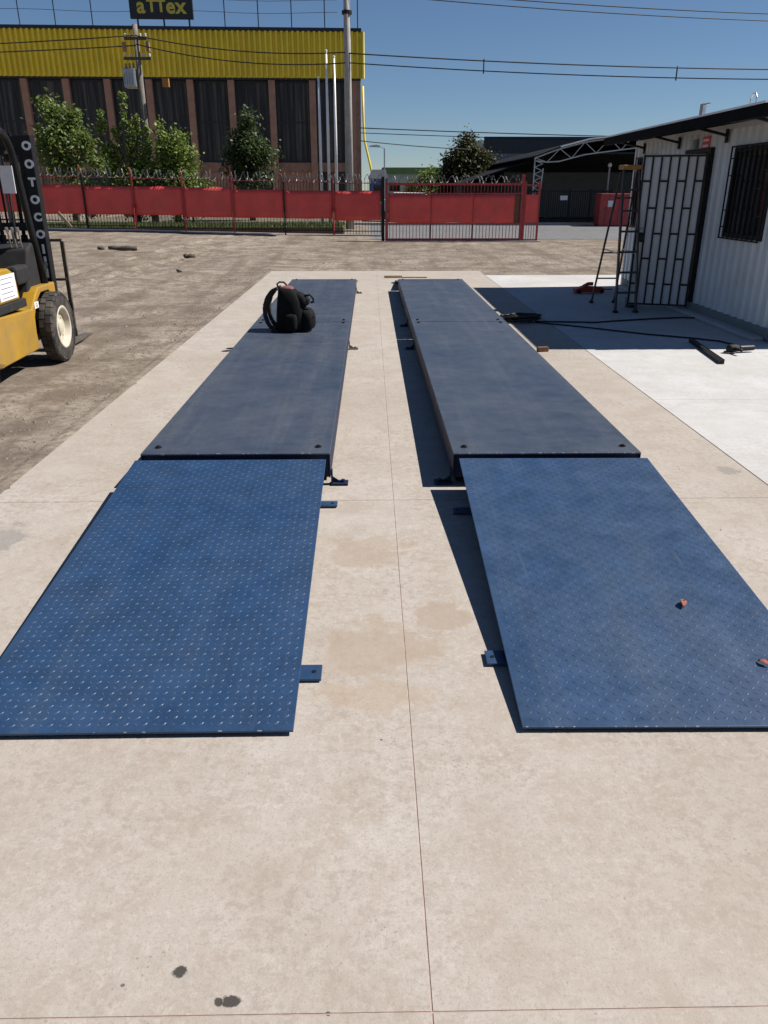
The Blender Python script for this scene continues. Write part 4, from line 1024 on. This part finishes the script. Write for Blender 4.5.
# street lamps in the distance
for x, y, h_, lab in ((.9,52,3.9,'distant street lamp with white head above the blue cabin'),(11.6,40.6,2.55,'thin lamp post with white globe before the dark shed')):
    l_ = thing('street_lamp', lab, 'lamp', (x,y,0.05))
    MB().tube([(0,0,0),(0,0,h_)], .04, 8).build('post', 'pole' if x > 5 else 'galv', l_)
    if x > 5: MB().lathe([(h_,.02),(h_+.05,.09),(h_+.13,.10),(h_+.2,.06),(h_+.22,.0)], 2, 12).build('globe', 'palewhite', l_, smooth=True)
    else:
        MB().tube([(0,0,h_),(-.3,0,h_+.12)], .03, 6).build('arm', 'galv', l_)
        MB().prism([(-.95,h_+.08),(-.3,h_+.05),(-.25,h_+.14),(-.5,h_+.20),(-.9,h_+.15)], 1, -.12, .12).build('lamp_head', 'palewhite', l_)

# ---------------------------------------------------------------- far buildings right of the gate
wh = thing('warehouse', 'pale green low warehouse with dark green roof edge far behind the gate', 'warehouse', (1.2,75,0))
MB().box(0,6.2,0,10,0,2.9).build('wall', 'palegreen', wh); MB().box(-.1,6.3,-.1,10.1,2.901,3.45).build('roof_edge', 'greentrim', wh)
for k in range(4): MB().box(.5+1.5*k,1.5+1.5*k,-.03,-.001,1.5,2.2).build('window', 'glass', wh)
bb = thing('storage_hall', 'large hall with dark blue roof and grey wall far behind the conical tree', 'hall', (10.3,75,0))
MB().box(0,26,0,14,0,4.4).build('wall', 'greywall', bb)
MB().prism([(-.4,4.38),(6,5.95),(14.4,4.6),(14.4,4.4)], 0, -.3, 26.3).build('roof', 'blueroof', bb)
MB().box(-.3,26.3,-.55,-.41,4.25,5.9).build('roof_front', 'blueroof', bb)
sh = thing('open_shed', 'open dark shed with curved lattice truss roof behind the container office', 'shed', (7.83,40,0))
TC = [(0,3.0),(1.1,3.38),(2.4,3.70),(4.8,3.98),(7.5,4.15),(11,4.25),(15,4.3)]
def tc(x):
    for (a, za), (b_, zb) in zip(TC, TC[1:]):
        if a <= x <= b_: return za+(zb-za)*(x-a)/(b_-a)
    return TC[-1][1]
ts = MB(); n = 26
xsx = [15*k/n for k in range(n+1)]
for k in range(n):
    a, b_ = xsx[k], xsx[k+1]; da = .12+.42*sm(0,1,a); db = .12+.42*sm(0,1,b_)
    ts.bar((a,0,tc(a)),(b_,0,tc(b_)),.06,.06); ts.bar((a,0,tc(a)-da),(b_,0,tc(b_)-db),.05,.05)
    if k % 2: ts.bar((a,0,tc(a)-da),(b_,0,tc(b_)),.03,.03)
    else: ts.bar((a,0,tc(a)),(b_,0,tc(b_)-db),.03,.03)
ts.build('roof_truss', 'galv', sh)
cs = MB(); cs.bar((0,0,.03),(0,0,3.0),.05,.05); cs.bar((.25,0,.03),(.42,0,2.55),.05,.05)
for k in range(9): z = .2+.3*k; cs.bar((0,0,z),(.26+.017*k,0,z+.15),.03,.03); cs.bar((0,0,z+.3),(.26+.017*k,0,z+.15),.03,.03)
cs.build('lattice_column', 'galv', sh)
rf = MB()
for (a, za), (b_, zb) in zip(TC, TC[1:]): rf.add([(a,-.3,za+.04),(b_,-.3,zb+.04),(b_,26,zb+.04),(a,26,za+.04),(a,-.3,za+.10),(b_,-.3,zb+.10),(b_,26,zb+.10),(a,26,za+.10)], [(0,3,2,1),(4,5,6,7),(0,1,5,4),(1,2,6,5),(2,3,7,6),(3,0,4,7)])
rf.build('roof_sheet', 'shedroof', sh)
et = MB()
for (a, za), (b_, zb) in zip(TC[1:], TC[2:]): et.bar((a,-.36,za+.09),(b_,-.36,zb+.09),.08,.07)
et.build('roof_edge_trim', 'roofsheet', sh)
MB().box(-.6,15,25.6,25.8,0,4.2).build('back_wall', 'greywall', sh); MB().box(14.8,15,.1,25.5,0,4.2).build('side_wall', 'darkwall', sh)
MB().prism([(-2.6,1.9),(0,2.75),(1.1,3.2),(1.1,3.28),(0,2.83),(-2.6,1.98)], 1, 6, 25).build('lean_to_roof', 'shedroof', sh)
MB().box(-2.4,.2,10,24.9,0,1.85).build('lean_to_wall', 'darkwall', sh)
MB().box(.5,14.7,12,12.2,0,2.6).build('inner_partition', 'greywall', sh)
bf = thing('black_fence', 'black barred fence in front of the dark shed', 'fence', (7.6,39.9,.0))
for k in range(5): MB().box(k*1.0-.03,k*1.0+.03,-.03,.03,.05,1.65).build('fence_post', 'blackmatte', bf)
for zz in (.25,1.5): MB().box(.031,3.97,-.02,.02,zz,zz+.05).build('fence_rail', 'blackmatte', bf)
bars = MB()
for k in range(38): bars.box(.08+.103*k,.10+.103*k,-.012,.012,.06,1.62)
tag(bars.build('picket_bars', 'blackmatte', bf, recalc=False), kind='stuff')
MB().box(1.55,1.9,-.05,-.031,1.15,1.35).build('white_plate', 'paper', bf)
skp = thing('red_container', 'rusty red steel tank box with white notice behind the ladder', 'container', (11.55,38.6,.03), R(-4))
MB().prism([(-.85,0),(.85,0),(.9,.1),(.9,1.36),(.85,1.42),(-.85,1.42),(-.9,1.36),(-.9,.1)], 1, -.6, .6).build('body', 'redpost', skp, bevel=.02)
MB().box(-.55,-.25,-.63,-.601,.85,1.12).build('notice', 'paper', skp)
for x_ in (-.6,0,.6): MB().box(x_-.03,x_+.03,-.64,-.6005,.1,.84 if x_ < 0 else 1.35).build('stiffener', 'redpost', skp)
bc = thing('blue_cabin', 'small bright blue cabin at the corner of the factory', 'cabin', (.55,56,.1))
MB().box(-.6,.6,0,1.6,0,2.2).build('wall', 'bluepaint', bc); MB().prism([(-.7,2.2),(.7,2.2),(.5,2.75),(-.4,2.75)], 1, -.1, 1.7).build('roof', 'palewhite', bc)
MB().box(-.3,.3,-.03,-.001,1.1,1.8).build('window', 'glass', bc)
# parked car seen over the gate
cr = thing('parked_car', 'white parked car seen over the gate rail', 'car', (2.2,45,.04))
MB().prism([(-1.9,.35),(1.9,.35),(1.95,.75),(1.3,.9),(.75,1.42),(-.9,1.45),(-1.6,.95),(-1.95,.85)], 1, -.8, .8).build('body', 'palewhite', cr, bevel=.06)
MB().prism([(-1.3,.97),(-.82,1.36),(.70,1.34),(1.12,.95)], 1, -.812, .812).build('side_window', 'glass', cr)
for x_ in (-1.2,1.2):
    for y_ in (-.72,.72): MB().lathe([(-.1,.18),(-.1,.3),(.1,.3),(.1,.18)], 1, 20, (x_,y_,.31)).build('wheel', 'rubber', cr)

# ---------------------------------------------------------------- trees
def tree(name, label, base, trunk_h, blobs, nl, lsize, mat, seed, group=None, trunk_r=.12):
    """blobs: (cx, cy, cz, rx, ry, rz) local ellipsoids of foliage"""
    rnd = random.Random(seed)
    t_ = thing(name, label, 'tree', base, 0, group)
    tk = MB(); tk.tube([(0,0,-.05),(.03,.02,trunk_h*.4),(.0,.05,trunk_h*.8),(.02,0,trunk_h*1.1)], [trunk_r*1.25,trunk_r,trunk_r*.8,trunk_r*.5], 9)
    for (cx, cy, cz, rx, ry, rz_) in blobs:
        st_ = Vector((0,.03,trunk_h*rnd.uniform(.55,.95))); en = Vector((cx,cy,cz+rz_*.5)); md = st_.lerp(en,.5)+Vector((rnd.uniform(-.1,.1),rnd.uniform(-.1,.1),.1))
        tk.tube([st_,md,en], [trunk_r*.45,trunk_r*.3,.012], 6)
        for q in range(4):
            d = Vector((rnd.uniform(-1,1)*rx,rnd.uniform(-1,1)*ry,rnd.uniform(-.6,.9)*rz_))*.8
            tk.tube([md.lerp(en,.4+.15*q), Vector((cx,cy,cz))+d], [.025,.006], 4)
    tk.build('trunk', 'bark', t_, smooth=True)
    vol = [b_[3]*b_[4]*b_[5] for b_ in blobs]; tot = sum(v_**.7 for v_ in vol)
    s = MB()
    for b_, v_ in zip(blobs, vol):
        n = int(nl*v_**.7/tot); ncl = max(8, n//22)
        for c in range(ncl):
            while True:
                d = Vector((rnd.uniform(-1,1),rnd.uniform(-1,1),rnd.uniform(-1,1)))
                if .25 < d.length < 1: break
            d *= .75+.35*rnd.random()
            c0 = Vector((b_[0]+d.x*b_[3], b_[1]+d.y*b_[4], b_[2]+d.z*b_[5])); cr_ = min(lsize*rnd.uniform(1.2,2.8), max(.12, .75*min(b_[3], b_[4])))
            tilt = Vector((rnd.gauss(0,.5),rnd.gauss(0,.5),1))
            for q in range(22):
                p = c0+Vector((rnd.gauss(0,cr_*.6),rnd.gauss(0,cr_*.6),rnd.gauss(0,cr_*.5)))
                nrm = (tilt+Vector((rnd.gauss(0,.7),rnd.gauss(0,.7),rnd.gauss(0,.5)))).normalized()
                a = nrm.orthogonal().normalized(); b2 = nrm.cross(a); an = rnd.uniform(0,6.3)
                u = a*math.cos(an)+b2*math.sin(an); w_ = nrm.cross(u); L = lsize*rnd.uniform(.6,1.2); W = L*.34
                s.add([p-u*L*.5, p+w_*W-nrm*L*.06, p+u*L*.5, p-w_*W-nrm*L*.06], [(0,1,2,3)])
    s.build('crown', mat, t_, recalc=False)
    return t_
G = 'trees along the factory front'
tree('broadleaf_tree','loose light green tree at the far left of the factory front',(-13.5,38,.3),2.4,
     [(-.1,0,3.5,1.0,.8,.8),(-.5,0,4.6,.42,.4,.55),(.35,0,4.2,.45,.4,.5),(-.85,.2,2.9,.5,.5,.6),(.9,0,3.2,.5,.45,.45),(1.3,0,2.5,.4,.4,.5),(-.3,.1,2.3,.9,.7,.6)],4600,.19,'leaf_mid',21,G)
tree('poplar_tree','bright green tree with several upright spires left of the transformer pole',(-9.95,35.2,.3),1.6,
     [(-.95,0,3.2,.13,.13,1.55),(-.75,0,2.1,.28,.25,1.1),(-.45,0,2.6,.15,.15,1.2),(.05,0,3.3,.15,.15,1.7),(.25,0,2.4,.28,.25,1.3),(.5,0,3.0,.14,.14,1.45),(.85,0,2.6,.16,.16,1.2),(.0,0,1.3,1.05,.6,.9)],6200,.16,'leaf_light',22,G)
tree('poplar_tree','bushy bright green tree right of the transformer pole',(-8.15,35.1,.3),1.8,
     [(-.35,0,2.9,.28,.3,1.25),(.2,0,2.7,.40,.4,1.2),(.62,0,2.5,.36,.35,1.1),(-.5,0,1.8,.5,.45,1.1),(.1,0,1.2,.9,.7,1.0)],4600,.17,'leaf_light',23,G)
tree('broadleaf_tree','dark green rounded tree in front of the middle factory windows',(-5.4,38,.3),2.0,
     [(0,0,2.8,.85,.75,.8),(.05,0,4.0,.38,.4,.55),(-.65,0,2.4,.6,.5,.6),(.7,0,2.7,.5,.5,.65),(-.2,0,3.4,.55,.5,.5),(.1,0,1.8,.8,.7,.6)],5600,.17,'leaf_dark',24,G)
tree('conifer_tree','dark olive conical tree standing behind the red gate',(6.3,55,.05),1.6,
     [(0,0,3.9,.7,.7,.95),(-.45,0,3.1,1.1,.9,.9),(.7,0,3.0,1.1,.9,.9),(0,0,2.2,1.6,1.2,1.0),(1.3,0,2.2,.9,.9,.8),(-1.1,0,2.1,.9,.9,.8),(0,0,1.3,2.0,1.2,.8)],24000,.21,'leaf_olive',25,trunk_r=.18)
tree('shrub','small green shrub left of the conical tree behind the gate',(3.55,54,.05),.8,
     [(0,0,1.9,.8,.7,.8),(.3,0,2.4,.4,.4,.45),(-.3,0,1.4,.9,.8,.8)],3500,.16,'leaf_mid',26)
# low planting at the building foot
for i, (x, y, rx) in enumerate(((-12.2,35.6,1.2),(-9.8,35.2,1.0),(-7.6,35.4,.8))):
    tree('shrub', ['low green bush behind the leaning board','low green bush below the spired tree','low green bush right of the transformer pole foot'][i], (x,y,.3), .4, [(0,0,.9,rx,.6,.75),(.4,0,1.3,.5,.5,.5)], 3000, .13, 'leaf_mid', 40+i, 'bushes behind the fence', .05)
